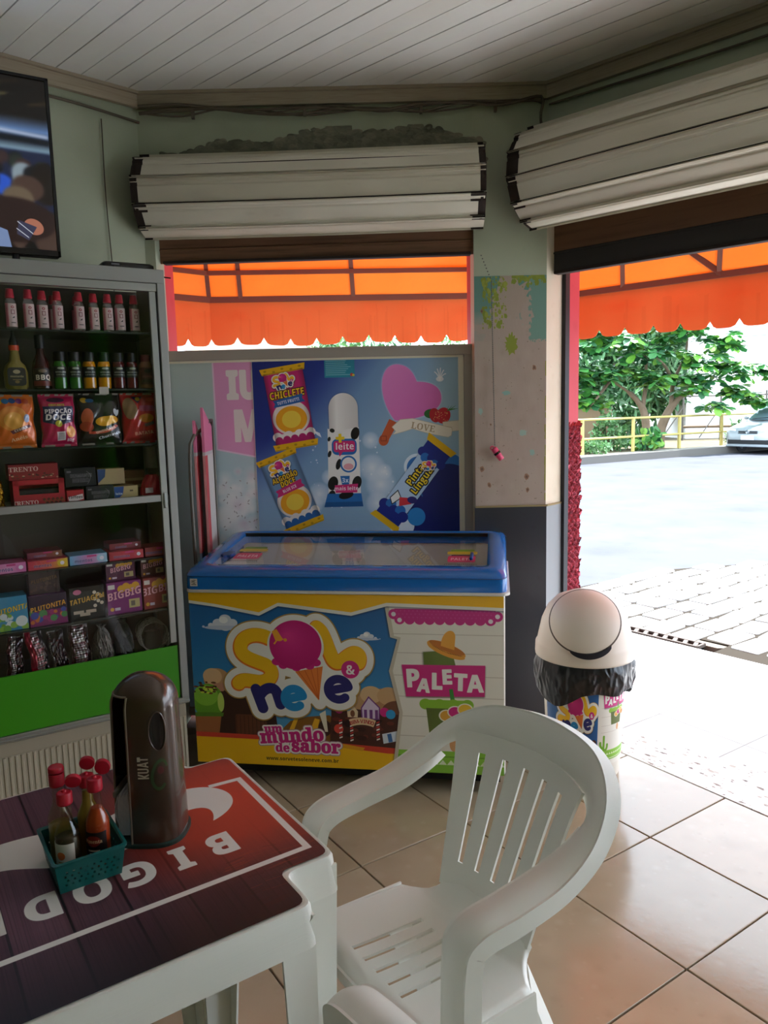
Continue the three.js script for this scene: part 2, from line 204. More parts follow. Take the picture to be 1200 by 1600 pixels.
// cornice: a narrow board along the wall tops
const cornMat = new THREE.MeshPhysicalMaterial({ map: withRep(mottle(512, '#a89a84', ['90,74,54', '190,180,160', '120,102,80'], 120, .25, 44, .1), 1.5), roughness: .7, side: THREE.DoubleSide });
const corn = (a, b) => [beam([a[0], CEIL - .034, a[1]], [b[0], CEIL - .034, b[1]], .022, .058), beam([a[0], CEIL - .006, a[1]], [b[0], CEIL - .006, b[1]], .05, .012)];
struct('trim_3', corn([-1.03, -3.488], [.745, -3.488]), cornMat);
struct('trim_4', corn(kp(0, -.012), kp(4.9, -.012)), cornMat);
struct('trim_5', corn([L[0] + .008, L[1] + .02], [LE[0] + .01, LE[1] + .02]), cornMat);
// ---------------------------------------------------------------- the street
const pavTex = mottle(512, '#d4d4d0', ['190,190,184', '235,235,232', '205,200,190'], 60, .2, 50);
const pavMat = new THREE.MeshPhysicalMaterial({ map: withRep(pavTex, 2), roughness: .8, specularIntensity: .3, side: THREE.DoubleSide });
// outer edge of the pavement: along the drain
const D0 = [1.62, -4.92], DD = [.627, .779];      // the drain runs towards +x +z
const dp = (s, d) => [D0[0] + DD[0] * s + .779 * d, D0[1] + DD[1] * s - .627 * d];
const pavement = struct('pavement', prism([kp(-.02, .131), kp(4.6, .131), dp(3.9, -.02), dp(-.9, -.02), [.2, -5.6], [-2.4, -5.4], [-3.6, -4.6], [-1.6, -3.64], [.7, -3.64]], -.2, -.012), mat('#4a3d33', .9));
{ const lim = [kp(-.02, .135), kp(3.2, .135), dp(2.6, -.03), dp(-.6, -.03)];
  for (let i = -8; i < 6; i++) for (let j = -1; j < 5; j++) { const u0 = 1.762 + i * .4365, v0 = 3.073 + j * .4365; const q = [gxy(u0, v0), gxy(u0 + .4365, v0), gxy(u0 + .4365, v0 + .4365), gxy(u0, v0 + .4365)];
    const c = clip(q, lim); if (c.length < 3 || area(c) < .004) continue; const m = c.reduce((s, p) => [s[0] + p[0] / c.length, s[1] + p[1] / c.length], [0, 0]); part('tile', prism(c.map((p) => [lerp(m[0], p[0], .992), lerp(m[1], p[1], .992)]), -.014, -.004), pavMat, pavement); } }
// drain with bars
{ const t = thing('drain_grate', 'rusty slotted drain grate let into the edge of the white pavement', 'drain grate', [dp(-.05, .045)[0], -.014, dp(-.05, .045)[1]], Math.atan2(-DD[1], DD[0]));
  const st = mat('#5b5048', .7, { metalness: .4 }); part('frame', [box(1.06, .02, .014, 0, .004, -.042), box(1.06, .02, .014, 0, .004, .042), box(.014, .02, .09, -.523, .004, 0), box(.014, .02, .09, .523, .004, 0)], st, t);
  for (let i = 0; i < 15; i++) { const b = part('bar', box(.026, .014, .075, 0, .005, 0), st, t); b.position.x = -.49 + i * .07; b.rotation.y = .35; }
  part('channel', box(1.04, .01, .08, 0, -.02, 0), black, t); }
struct('kerb_edge', prism([dp(-1.2, .1), dp(.55, .1), dp(.62, .17), dp(-1.2, .19)], -.1, -.016), new THREE.MeshPhysicalMaterial({ map: withRep(mottle(256, '#6d6252', ['80,60,44', '120,110,94'], 60, .3, 52), 2), roughness: .9 }));
// setts
const cob = struct('sett_paving', prism([dp(-1.6, .09), dp(.58, .2), dp(.58, -.02), dp(4.2, -.02), [6.0, -5.4], [4.5, -6.75], [3.5, -7.0], [2.5, -6.8], [1.5, -6.15]], -.2, -.014), mat('#38332c', 1, { specularIntensity: .1 }));
{ const R = rng(61), e0 = [.79, -.613], e1 = [.613, .79], sm = [0, 1, 2, 3].map((k) => new THREE.MeshPhysicalMaterial({ map: withRep(mottle(256, ['#a4a39f', '#9b9995', '#aba9a4', '#9e9c99'][k], ['128,126,120', '190,188,182'], 50, .18, 63 + k), 4), roughness: .9, specularIntensity: .2, side: THREE.DoubleSide }));
  const geos = [0, 1, 2, 3, 4].map(() => { const j = () => 1 + (R() - .5) * .06, b = [[-.5, -.5], [.5, -.5], [.5, .5], [-.5, .5]].map((p) => [p[0] * j(), p[1] * j()]); const ring = (s, y) => { const o = []; for (let k = 0; k < 4; k++) { const a = b[k], c = b[(k + 1) % 4]; for (const t of [.05, .5, .95]) o.push([lerp(a[0], c[0], t) * s, y, lerp(a[1], c[1], t) * s]); } return o; }; return loft([ring(1, -.06), ring(1, -.008), ring(.965, -.001), ring(.6, 0)].map((l) => l.slice().reverse()), true, true, .9); });
  const poly = [dp(-1.5, .15), dp(.56, .15), dp(.62, .03), dp(4.0, .03), [6.0, -5.4], [4.5, -6.8], [3.5, -7.05], [2.5, -6.85], [1.55, -6.2]];
  const inside = (p) => { let c = false; for (let i = 0, j = poly.length - 1; i < poly.length; j = i++) if ((poly[i][1] > p[1]) !== (poly[j][1] > p[1]) && p[0] < (poly[j][0] - poly[i][0]) * (p[1] - poly[i][1]) / (poly[j][1] - poly[i][1]) + poly[i][0]) c = !c; return c; };
  let n = 0; for (let r = -22; r < 22; r++) { const off = R() * .3; for (let k = -14; k < 14 && n < 290; ) { k++; const w = .26 + R() * .1, x = (k * .31 + off), y = r * .2; const p = [2.4 + e0[0] * x + e1[0] * y, -5.4 + e0[1] * x + e1[1] * y]; if (!inside(p)) continue;
    const m = part('stone', geos[Math.floor(R() * 5)], sm[Math.floor(R() * 4)], cob); m.position.set(p[0], -.002 + (R() - .5) * .008, p[1]); m.rotation.set((R() - .5) * .05, Math.atan2(-e0[1], e0[0]) + (R() - .5) * .12, (R() - .5) * .05); m.scale.set(.292 * (.95 + R() * .05), 1, .178 * (.95 + R() * .05)); n++; } } }
struct('road', [prism([[-60, 2], [-60, -70], [60, -70], [60, 2], [4.6, -.1], [.7, -3.62], [-1, -3.62], [-4.6, -.1]], -.3, -.055)], new THREE.MeshPhysicalMaterial({ map: withRep(mottle(512, '#53545a', ['68,70,76', '94,96,102'], 80, .2, 53), .35), roughness: 1, specularIntensity: .15, side: THREE.DoubleSide }));
// far side: kerb, verge, railing. The kerb runs along FK
const FK = [5.0, -19.6], FD = [.8575, -.5145]; const fp = (s, d) => [FK[0] + FD[0] * s + FD[1] * d, FK[1] + FD[1] * s - FD[0] * d];
struct('kerb', prism([fp(-14, 0), fp(40, 0), fp(40, .16), fp(-14, .16)], -.2, .14), mat('#5f5c57', .85));
struct('far_pavement', prism([fp(-14, .161), fp(40, .161), fp(40, .8), fp(-14, .8)], -.2, .125), mat('#8d8980', .85));
struct('verge', prism([fp(-14, .801), fp(40, .801), fp(40, 30), fp(-14, 30)], -.2, .11), new THREE.MeshPhysicalMaterial({ map: withRep(mottle(1024, '#665a42', ['58,74,34', '118,104,80', '70,58,42', '46,62,28', '134,122,96'], 260, .35, 54, .08), .25), roughness: .95, side: THREE.DoubleSide }));
{ const t = thing('railing', 'long yellow two-rail steel railing along the far pavement', 'railing', [fp(0, .75)[0], .125, fp(0, .75)[1]], Math.atan2(-FD[1], FD[0]));
  const y = mat('#b3a35c', .5); for (const s of [-7, -5, -3, -1, .95, 2.95, 4.95, 6.95, 8.95, 10.95]) part('post', rbox(.075, .98, .075, .01, s, .49, 0), y, t);
  part('rail', bar([-8, .955, 0], [12, .955, 0], .033, 10), y, t); part('rail', bar([-8, .43, 0], [12, .43, 0], .033, 10), y, t); }
// foliage helpers
function leafGeo(len, wid, fold = .18) { const P = [], U = []; const pts = [[0, 0], [.25, .62], [.55, 1], [.82, .86], [1, 0]]; const q = (t, s) => [t * len, -.12 * len * t * t + fold * Math.abs(s) * wid * .5, s * wid * .5];
  for (let i = 0; i < 4; i++) for (const sd of [-1, 1]) { const a = q(pts[i][0], 0), b = q(pts[i][0], sd * pts[i][1]), c = q(pts[i + 1][0], sd * pts[i + 1][1]), d = q(pts[i + 1][0], 0); for (const p of sd > 0 ? [a, b, c, a, c, d] : [a, c, b, a, d, c]) { P.push(...p); U.push(0, 0); } }
  const g = new THREE.BufferGeometry(); g.setAttribute('position', new THREE.Float32BufferAttribute(P, 3)); g.setAttribute('uv', new THREE.Float32BufferAttribute(U, 2)); g.computeVertexNormals(); return g; }
const leafMats = ['#337a38', '#4a9440', '#246034', '#72b23a'].map((c) => new THREE.MeshPhysicalMaterial({ color: c, roughness: .5, transmission: .35, thickness: 0, side: THREE.DoubleSide }));
const leafMass = new THREE.MeshPhysicalMaterial({ color: '#ffffff', roughness: .55, transmission: .3, thickness: 0, side: THREE.DoubleSide });
const greens = [[.035, .19, .035], [.06, .26, .04], [.018, .11, .036], [.17, .38, .045]];
function foliage(parent, name, items, geo, cols, R) { const im = new THREE.InstancedMesh(geo, leafMass, items.length), m = new THREE.Matrix4(), c = new THREE.Color(); im.name = name; im.userData.kind = 'stuff'; im.castShadow = im.receiveShadow = true;
  items.forEach((it, i) => { im.setMatrixAt(i, it); const k = cols[Math.floor(R() * cols.length)], v = .8 + R() * .4; im.setColorAt(i, c.setRGB(k[0] * v, k[1] * v, k[2] * v)); }); parent.add(im); return im; }
// the almond tree behind the railing
{ const R = rng(91), base = [8.35, .1, -23.6], t = thing('almond_tree', 'broad-leaved almond tree with forked trunk behind the yellow railing', 'tree', base);
  const bark = new THREE.MeshPhysicalMaterial({ map: withRep(mottle(256, '#7d6a56', ['84,68,52', '138,120,98'], 60, .3, 92), 2), roughness: .9 });
  const limb = (pts, r0, r1) => { const c = curve(pts), n = 14, loops = []; for (let i = 0; i <= n; i++) { const p = c.getPoint(i / n), r = lerp(r0, r1, i / n) * (1 + .06 * Math.sin(i * 2.1)); loops.push(Array.from({ length: 9 }, (_, k) => { const a = -k / 9 * 2 * PI; return [p.x + r * Math.cos(a), p.y, p.z + r * Math.sin(a)]; })); } return loft(loops, true, true, 1.2); };
  part('trunk', limb([[-.25, 0, .1], [-.22, .6, .08], [-.35, 1.25, .05], [-.75, 1.75, 0]], .15, .1), bark, t); part('trunk', limb([[.2, 0, 0], [.25, .55, 0], [.55, 1.25, 0], [1.0, 1.75, .1]], .18, .11), bark, t);
  for (const b of [[[-.35, 1.2, .05], [-.25, 1.9, 0], [-.3, 2.7, .1], [-.5, 3.4, .1]], [[-.7, 1.7, 0], [-1.4, 2.1, .2], [-2.3, 2.4, .4]], [[.55, 1.25, 0], [.6, 2.0, 0], [.9, 2.8, .1], [1.0, 3.5, 0]], [[.98, 1.72, .1], [1.7, 2.0, .2], [2.6, 2.2, .3], [3.7, 2.25, .3]], [[1.0, 1.7, .1], [1.8, 1.7, .5], [2.6, 1.5, .6]], [[.6, 2, 0], [0, 2.5, .8], [-.5, 2.8, 1.2]], [[-1.4, 2.1, .2], [-1.8, 1.7, .6], [-2.2, 1.3, .9]]]) part('branch', limb(b, .075, .03), bark, t);
  const cl = []; // rosette centres: [x, y, z, radius]
  const add = (x, y, r, n, sq = .55) => { for (let i = 0; i < n; i++) { const a = R() * 2 * PI, q = Math.sqrt(R()) * r; cl.push([x + q * Math.cos(a), y + (R() - .5) * r * sq * 1.6, .3 + q * Math.sin(a) * .9 + R() * .5, .24 + R() * .1]); } };
  for (const [x, y, r, n] of [[-2.5, 3.2, .75, 26], [-1.4, 3.3, .7, 24], [-2.7, 2.2, .7, 26], [-1.5, 2.35, .65, 22], [-2.1, 1.6, .6, 18], [-.3, 3.0, .8, 26], [-.3, 2.1, .6, 20], [.7, 3.5, .7, 24], [1.2, 2.7, .75, 28], [.9, 1.95, .6, 20], [1.9, 3.2, .5, 14], [1.9, 2.3, .55, 18], [2.7, 2.35, .35, 14], [3.3, 2.25, .35, 12], [3.9, 2.1, .25, 8], [2.3, 1.7, .4, 14], [2.9, 1.45, .35, 12], [1.6, 1.25, .25, 7], [-3.6, 2.9, .9, 24], [-.6, .35, .35, 6], [.1, 3.9, .9, 26], [-2, 4, .9, 24]]) add(x, y, r, Math.round(n * 1.15), .5);
  const items = [], lg = leafGeo(.31, .185), leaves = []; const up = new V3(0, 1, 0);
  for (const c of cl) { const k = 6 + Math.floor(R() * 3), a0 = R() * 7, tilt = new THREE.Quaternion().setFromEuler(new THREE.Euler((R() - .5) * .7 + .15, 0, (R() - .5) * .7)); for (let i = 0; i < k; i++) { const q = tilt.clone().multiply(new THREE.Quaternion().setFromAxisAngle(up, a0 + i / k * 2 * PI + (R() - .5) * .4)).multiply(new THREE.Quaternion().setFromEuler(new THREE.Euler((R() - .5) * .6, 0, .25 - R() * .75))); const s = .75 + R() * .55; leaves.push([new V3(c[0], c[1], c[2]), q, s]); } }
  const vis = (l) => l[0].z + (l[0].x < -3.1 || l[0].y > 3.55 ? -9 : 0) + l[2]; leaves.sort((a, b) => vis(b) - vis(a));
  leaves.slice(0, 290).forEach((l) => { const m = part('leaf', lg, leafMats[[0, 1, 1, 3, 2, 0][Math.floor(R() * 6)]], t); m.position.copy(l[0]); m.quaternion.copy(l[1]); m.scale.setScalar(l[2]); });
  foliage(t, 'foliage', leaves.slice(290).map((l) => new THREE.Matrix4().compose(l[0], l[1], new V3(l[2], l[2], l[2]))), lg, greens, R); }
function bush(name, label, cat, pos, rx, ry, rz, n, len, wid, cols, seed, trunk) { const R = rng(seed), t = thing(name, label, cat, pos); const items = [], c = [];
  for (let i = 0; i < 14; i++) { const a = R() * 2 * PI, e = R(); c.push([Math.cos(a) * rx * (.75 - e * .3), ry * (.35 + 1.25 * e), Math.sin(a) * rz * (.75 - e * .3), .34 + R() * .2]); } c.push([0, ry, 0, .55]);
  for (let i = 0; i < n; i++) { const k = c[Math.floor(R() * c.length)], d = new V3(R() - .5, R() - .5, R() - .5).normalize(), q = Math.pow(R(), .4) * k[3]; const p = new V3(k[0] + d.x * q * rx, Math.max(.05, k[1] + d.y * q * ry), k[2] + d.z * q * rz); const s = .7 + R() * .6; items.push(new THREE.Matrix4().compose(p, new THREE.Quaternion().setFromEuler(new THREE.Euler(R() * 6, R() * 6, R() * 6)), new V3(s, s, s))); }
  foliage(t, 'foliage', items, leafGeo(len, wid), cols, R);
  const st = []; for (let i = 0; i < 6; i++) { const a = i * 1.05; st.push(bar([Math.cos(a) * .08, 0, Math.sin(a) * .08], [Math.cos(a) * rx * .5, ry * 1.2, Math.sin(a) * rz * .5], trunk || .04, 6)); } part('stem', st, mat('#6e5a44', .9), t); return t; }
const dark = [[.03, .12, .04], [.05, .17, .06], [.08, .22, .08], [.1, .2, .09]], mid = [[.07, .2, .06], [.12, .28, .08], [.16, .3, .12]];
bush('bush', 'tall dark bushy growth behind the left half of the almond tree', 'bush', [6.2, .1, -28.5], 2.6, 2.0, 1.2, 8000, .34, .11, dark, 101);
bush('bush', 'feathery green bamboo-like growth behind the middle of the almond tree', 'bush', [9.4, .1, -29.5], 2.6, 2.4, 1.2, 8000, .4, .1, [...dark, ...mid], 102);
bush('bush', 'low leafy shrub between the beige wall and the almond trunk', 'bush', [6.75, .1, -22.7], .55, .62, .5, 900, .16, .06, mid, 103);
bush('bush', 'broad-leaved green seedling at the foot of the almond tree', 'bush', [7.75, .1, -22.1], .4, .3, .35, 90, .26, .15, greens, 104, .012);
bush('bush', 'small green weed clump behind the yellow railing next to the parked car', 'bush', [11.2, .1, -24.2], .25, .4, .3, 260, .14, .07, mid, 105, .01);
bush('bush', 'low green ground growth under the left end of the railing', 'bush', [5.6, .1, -21.2], .9, .22, .4, 700, .14, .05, mid, 106, .01);
bush('street_tree', 'wide green tree seen above the poster board between awning and frame', 'tree', [-.2, .0, -28.5], 3.0, 2.2, 1.3, 5200, .24, .1, [...mid, ...dark], 107, .09);
bush('street_tree', 'green tree top just left of the pillar above the poster board', 'tree', [3.2, .0, -29.5], 1.5, 2.3, 1.2, 2600, .24, .1, mid, 108, .09);
// beige garden wall, white building, small house
struct('garden_wall', [beam([2.6, .7, -26.6], [7.5, .7, -25.0], .2, 1.3), beam([2.6, 1.38, -26.6], [7.5, 1.38, -25.0], .26, .07)], new THREE.MeshPhysicalMaterial({ map: withRep(mottle(256, '#86745c', ['96,82,64', '150,134,110'], 60, .25, 110), .4), roughness: .9 }));
{ const t = thing('white_building', 'long pale white building behind the fence and parked car', 'building', [21, .1, -32], rad(0)); const w = mat('#f2f2f0', .8);
  part('wall', box(19, 4.6, 6, 0, 2.3, 0), w, t); part('parapet', box(19.3, .22, .25, 0, 4.5, 3.05), mat('#d8d8dc', .7), t); part('cornice', box(19.2, .1, .14, 0, 3.95, 3.04), mat('#d4d4d8', .7), t);
  for (let i = 0; i < 6; i++) { part('window', box(.9, .7, .06, -7.5 + i * 2.8, 2.9, 3.0), mat('#e1e4e8', .3), t); } }
{ const t = thing('small_house', 'little white house with grey tiled roof glimpsed under the awning', 'house', [-11.2, -.05, -33]); const w = mat('#efeae0', .8); part('wall', box(3.4, 3.6, 3, 0, 1.8, 0), w, t); part('roof', extrude([[-1.9, 3.6], [1.9, 3.6], [0, 4.7]], 3.3, 0).translate(0, 0, -1.6), mat('#8fa0aa', .8), t); part('window', box(.7, .8, .06, .6, 2.3, 1.5), mat('#7d8894', .3), t); part('door', box(.8, 1.9, .06, -.8, .95, 1.5), mat('#8a7a68', .6), t); }
{ const t = thing('house', 'wide cream house with shallow roof beyond the awning scallops', 'house', [-5.4, -.05, -38]); part('wall', box(7.4, 4.2, 4, 0, 2.1, 0), mat('#f4ede0', .8), t); part('roof', extrude([[-4, 4.2], [4, 4.2], [2.6, 5.0], [-2.6, 5.0]], 4.4, 0).translate(0, 0, -2.2), mat('#cbb9a4', .8), t); for (const x of [-2.3, .2, 2.4]) part('window', box(1.1, 1.1, .06, x, 2.6, 2.01), mat('#a9b3ba', .3), t); }
// pipe fence in front of the white building
{ const t = thing('pipe_fence', 'thin grey pipe fence with braces before the white building', 'fence', [12.2, .1, -27.6], -.12); const p = mat('#5d5852', .6); for (const x of [-1.3, .0, 1.55, 3.1]) { part('post', bar([x, 0, 0], [x, 1.75, 0], .035), p, t); part('brace', bar([x, 1.2, 0], [x - .75, .1, .1], .02), p, t); } part('rail', bar([-1.3, 1.6, 0], [4.4, 1.6, 0], .028), p, t); part('rail', bar([-1.3, .5, 0], [4.4, .5, 0], .05), mat('#6a5844', .8), t); }
// parked car
{ const t = thing('parked_car', 'silver hatchback parked at the far kerb, nose towards us', 'car', [10.62, -.055, -22.2], Math.atan2(-.8575, .5145));
  const paint = new THREE.MeshPhysicalMaterial({ color: '#a3adb2', roughness: .3, metalness: .35, clearcoat: 1, clearcoatRoughness: .08, side: THREE.DoubleSide }), dk = mat('#16181b', .5), gl = mat('#6f8790', .06, { metalness: .2 });
  const sect = (z, w, yb, yt, r) => rrect(-w, w, yb, yt, r, 5).map((p) => [p[0], p[1], z]).reverse();
  part('body', loft([[.0, .60, .3, .56, .1], [-.03, .70, .22, .68, .14], [-.12, .76, .2, .76, .16], [-.35, .80, .18, .83, .16], [-.8, .82, .17, .92, .15], [-1.1, .82, .17, .97, .13], [-2.4, .83, .17, 1.0, .13], [-3.4, .81, .2, 1.0, .14], [-3.75, .76, .25, .92, .15], [-3.85, .68, .32, .8, .14]].map((a) => sect(...a)), true, true, .7), paint, t);
  part('cabin', loft([[-1.0, .70, .95], [-1.55, .66, 1.36], [-1.9, .62, 1.44], [-2.7, .62, 1.46], [-3.3, .62, 1.38], [-3.72, .66, .98]].map(([z, w, y]) => [[-w - .05, .93, z], [-w, lerp(.93, y, .8), z], [-w + .09, y, z], [w - .09, y, z], [w, lerp(.93, y, .8), z], [w + .05, .93, z]]), true, true, .6), paint, t);
  part('windscreen', shell(steps(-1, 1, 8), steps(0, 1, 4), (u, v) => [u * lerp(.66, .55, v), lerp(.985, 1.36, v), lerp(-1.0, -1.56, v) + .07 - .06 * u * u], .01), gl, t);
  for (const s of [-1, 1]) { part('side_window', loft([[[s * .735, .99, -1.3], [s * .735, .99, -3.5], [s * .67, 1.34, -3.2], [s * .665, 1.36, -1.75]], [[s * .715, .99, -1.3], [s * .715, .99, -3.5], [s * .65, 1.34, -3.2], [s * .645, 1.36, -1.75]]]), gl, t);
    part('headlight', loft([rrect(-.16, .16, -.075, .075, .05).map((p) => [s * .56 + p[0], .66 + p[1] + p[0] * s * .12, .0 - Math.abs(p[0] * s + .05) * .25 - .03]), rrect(-.15, .15, -.07, .07, .05).map((p) => [s * .56 + p[0], .66 + p[1] + p[0] * s * .12, .03 - Math.abs(p[0] * s + .05) * .25 - .03])]), mat('#dfe8ee', .1), t);
    part('mirror', rbox(.1, .11, .16, .04, s * .88, 1.02, -1.25), paint, t);
    for (const z of [-.72, -3.15]) { const w = part('wheel', cyl(.29, .29, .18, 28).rotateZ(PI / 2).translate(s * .73, .29, z), dk, t); part('hub', cyl(.18, .18, .19, 18).rotateZ(PI / 2).translate(s * .735, .29, z), mat('#b8bcc0', .35, { metalness: .6 }), w); } }
  part('grille', [rbox(.26, .035, .03, .012, -.17, .655, .0), rbox(.26, .035, .03, .012, .17, .655, .0), rbox(.26, .025, .03, .01, -.17, .61, .005), rbox(.26, .025, .03, .01, .17, .61, .005)], dk, t);
  part('emblem', new THREE.TorusGeometry(.05, .012, 8, 20).translate(0, .645, .015), mat('#9aa2a8', .2, { metalness: .9 }), t);
  part('bumper_grille', rbox(1.3, .14, .05, .04, 0, .355, -.02), dk, t); part('bumper_lip', rbox(1.42, .07, .1, .03, 0, .24, -.05), paint, t);
  part('number_plate', rbox(.42, .13, .02, .01, 0, .475, .012), mat('#d5d9dc', .5), t);
  part('wiper', bar([-.5, 1.0, -.98], [.1, 1.04, -.97], .012), dk, t); }
// overhead wires by the building
for (const [y, z, l] of [[4.3, -28.2, 'upper thin overhead wire crossing before the white building'], [3.95, -28.0, 'lower thin overhead wire crossing before the white building']]) { const w = part('street_wire', tube([[9.6, y - .25, z], [14, y - .12, z], [22, y + .5, z]], .018, 30, 6), mat('#7d838c', .7), scene); tag(w, l, 'wire'); }
// ---------------------------------------------------------------- awning round the corner
{ const t = thing('awning', 'orange fabric awning with scalloped valance on a steel frame outside', 'awning', [0, 2.2, -3.79]);
  const fab = new THREE.MeshPhysicalMaterial({ map: withRep(mottle(512, '#f7a034', ['255,180,70', '240,140,36', '250,176,80'], 50, .2, 120), .5), roughness: .8, transmission: .3, thickness: 0, side: THREE.DoubleSide });
  const fabV = new THREE.MeshPhysicalMaterial({ map: ctex(1024, 256, (x, w, h) => { x.fillStyle = '#e88440'; x.fillRect(0, 0, w, h); const R = rng(121); blotches(x, w, h, R, 40, 20, 140, ['244,136,66', '228,104,40'], .25); for (let i = 0; i < 40; i++) { const px = R() * w; x.fillStyle = 'rgba(150,60,20,.06)'; x.fillRect(px, 0, 2 + R() * 5, h * (.3 + R() * .6)); } }), roughness: .8, transmission: .16, thickness: 0, side: THREE.DoubleSide });
  const steel = mat('#6e4a3a', .7), O = [0, 2.2, -3.79], W = (p) => [p[0] - O[0], p[1] - O[1], p[2] - O[2]];
  const PL = [-1.06, 2.2, -4.9], PR = [1.25, 2.19, -4.96], QL = [-1.0, 3.3, -4.32], QR = [1.06, 3.3, -4.46], along = (p, d, s) => [p[0] + d[0] * s, p[1], p[2] + d[1] * s], EL = along(PL, TL, 2.6), ER = along(PR, T, 4.2), FL = along(QL, TL, 2.6), FR = along(QR, T, 4.2);
  const WL = [-1.1, 3.42, -3.79], WR = [.84, 3.42, -3.8], GL = along(WL, TL, 2.6), GR = along(WR, T, 4.2); const roofs = [[QL, QR, PL, PR, 3], [QR, FR, PR, ER, 4], [FL, QL, EL, PL, 3], [WL, WR, QL, QR, 2], [WR, GR, QR, FR, 2], [GL, WL, FL, QL, 2]];
  for (const [a, b, c, d, n] of roofs) part('roof_panel', shell(steps(0, 1, 40), steps(0, 1, 16), (u, v) => { const s = .035 * Math.abs(Math.sin(u * n * PI)) * Math.sin(v * PI) + .006 * Math.sin(u * 46 + v * 9); const m = (k) => lerp(lerp(a[k], b[k], u), lerp(c[k], d[k], u), v); return W([m(0), m(1) - s, m(2)]); }, .004), fab, t);
  const val = (a, b, len) => { const n = Math.round(len / .165), us = []; for (let i = 0; i <= n * 8; i++) us.push(i / (n * 8)); const dx = b[0] - a[0], dz = b[2] - a[2], l = Math.hypot(dx, dz), nx = -dz / l, nz = dx / l;
    return shell(us, steps(0, 1, 8), (u, v) => { const f = (u * n) % 1, k = Math.pow(Math.abs(2 * f - 1), 5), h = .275 - .045 * k - .006 * Math.sin(u * 19), w = (.008 * Math.sin(u * len * 21) + .014 * Math.sin(u * len * 6.3 + 1)) * v * Math.min(1, Math.min(u, 1 - u) * len * 6); return W([lerp(a[0], b[0], u) + nx * w, a[1] - .01 - h * v, lerp(a[2], b[2], u) + nz * w]); }, .003); };
  part('valance', val(PL, PR, 2.31), fabV, t); part('valance', val(PR, ER, 4.2), fabV, t); part('valance', val(EL, PL, 2.6), fabV, t);
  for (const [a, b] of [[PL, PR], [PR, ER], [EL, PL]]) part('front_bar', beam(W(a), W(b), .035, .035), steel, t);
  const mix = (a, b, v) => a.map((x, i) => lerp(x, b[i], v));
  for (const [a, b, c, d] of [[PL, PR, QL, QR], [PR, ER, QR, FR], [EL, PL, FL, QL]]) part('upper_bar', beam(W(mix(a, c, .165)).map((q, i) => q - (i === 1 ? .035 : 0)), W(mix(b, d, .165)).map((q, i) => q - (i === 1 ? .035 : 0)), .025, .025), steel, t);
  const rib = (p, q, r = .026) => part('rib', beam(W(p), W(q), r, r), steel, t);
  for (const u of [0, .085, .39, .72]) rib(mix(PL, PR, u), mix(QL, QR, u)); for (const u of [.0, .075, .21, .38, .55, .75]) rib(mix(PR, ER, u), mix(QR, FR, u)); for (const u of [.3, .6]) rib(mix(EL, PL, u), mix(FL, QL, u));
  rib(mix(PR, ER, .215), mix(mix(PR, ER, .02), mix(QR, FR, .02), .55), .03); rib(mix(PL, PR, .72), [.70, 2.9, -4.0], .03); }
// ---------------------------------------------------------------- roller shutters
const slatCols = ['#d6cebb', '#ddd6c4', '#cfc7b3', '#e4decd'].map((c, k) => new THREE.MeshPhysicalMaterial({ map: withRep(mottle(256, c, ['150,138,114', '232,226,212', '186,176,152'], 40, .16, 130 + k), 1), roughness: .5, metalness: .15, side: THREE.DoubleSide, bumpMap: withRep(fineBump, 8), bumpScale: .0006 }));
const sootTex = mottle(256, '#2b1f18', ['10,8,6', '70,50,36', '50,36,28'], 60, .3, 135);
const soot = new THREE.MeshPhysicalMaterial({ map: sootTex, roughness: .9, side: THREE.DoubleSide });
const brown = new THREE.MeshPhysicalMaterial({ map: withRep(mottle(512, '#8a6248', ['70,48,34', '140,104,76', '110,78,56'], 80, .3, 136), 1), roughness: .7, side: THREE.DoubleSide });
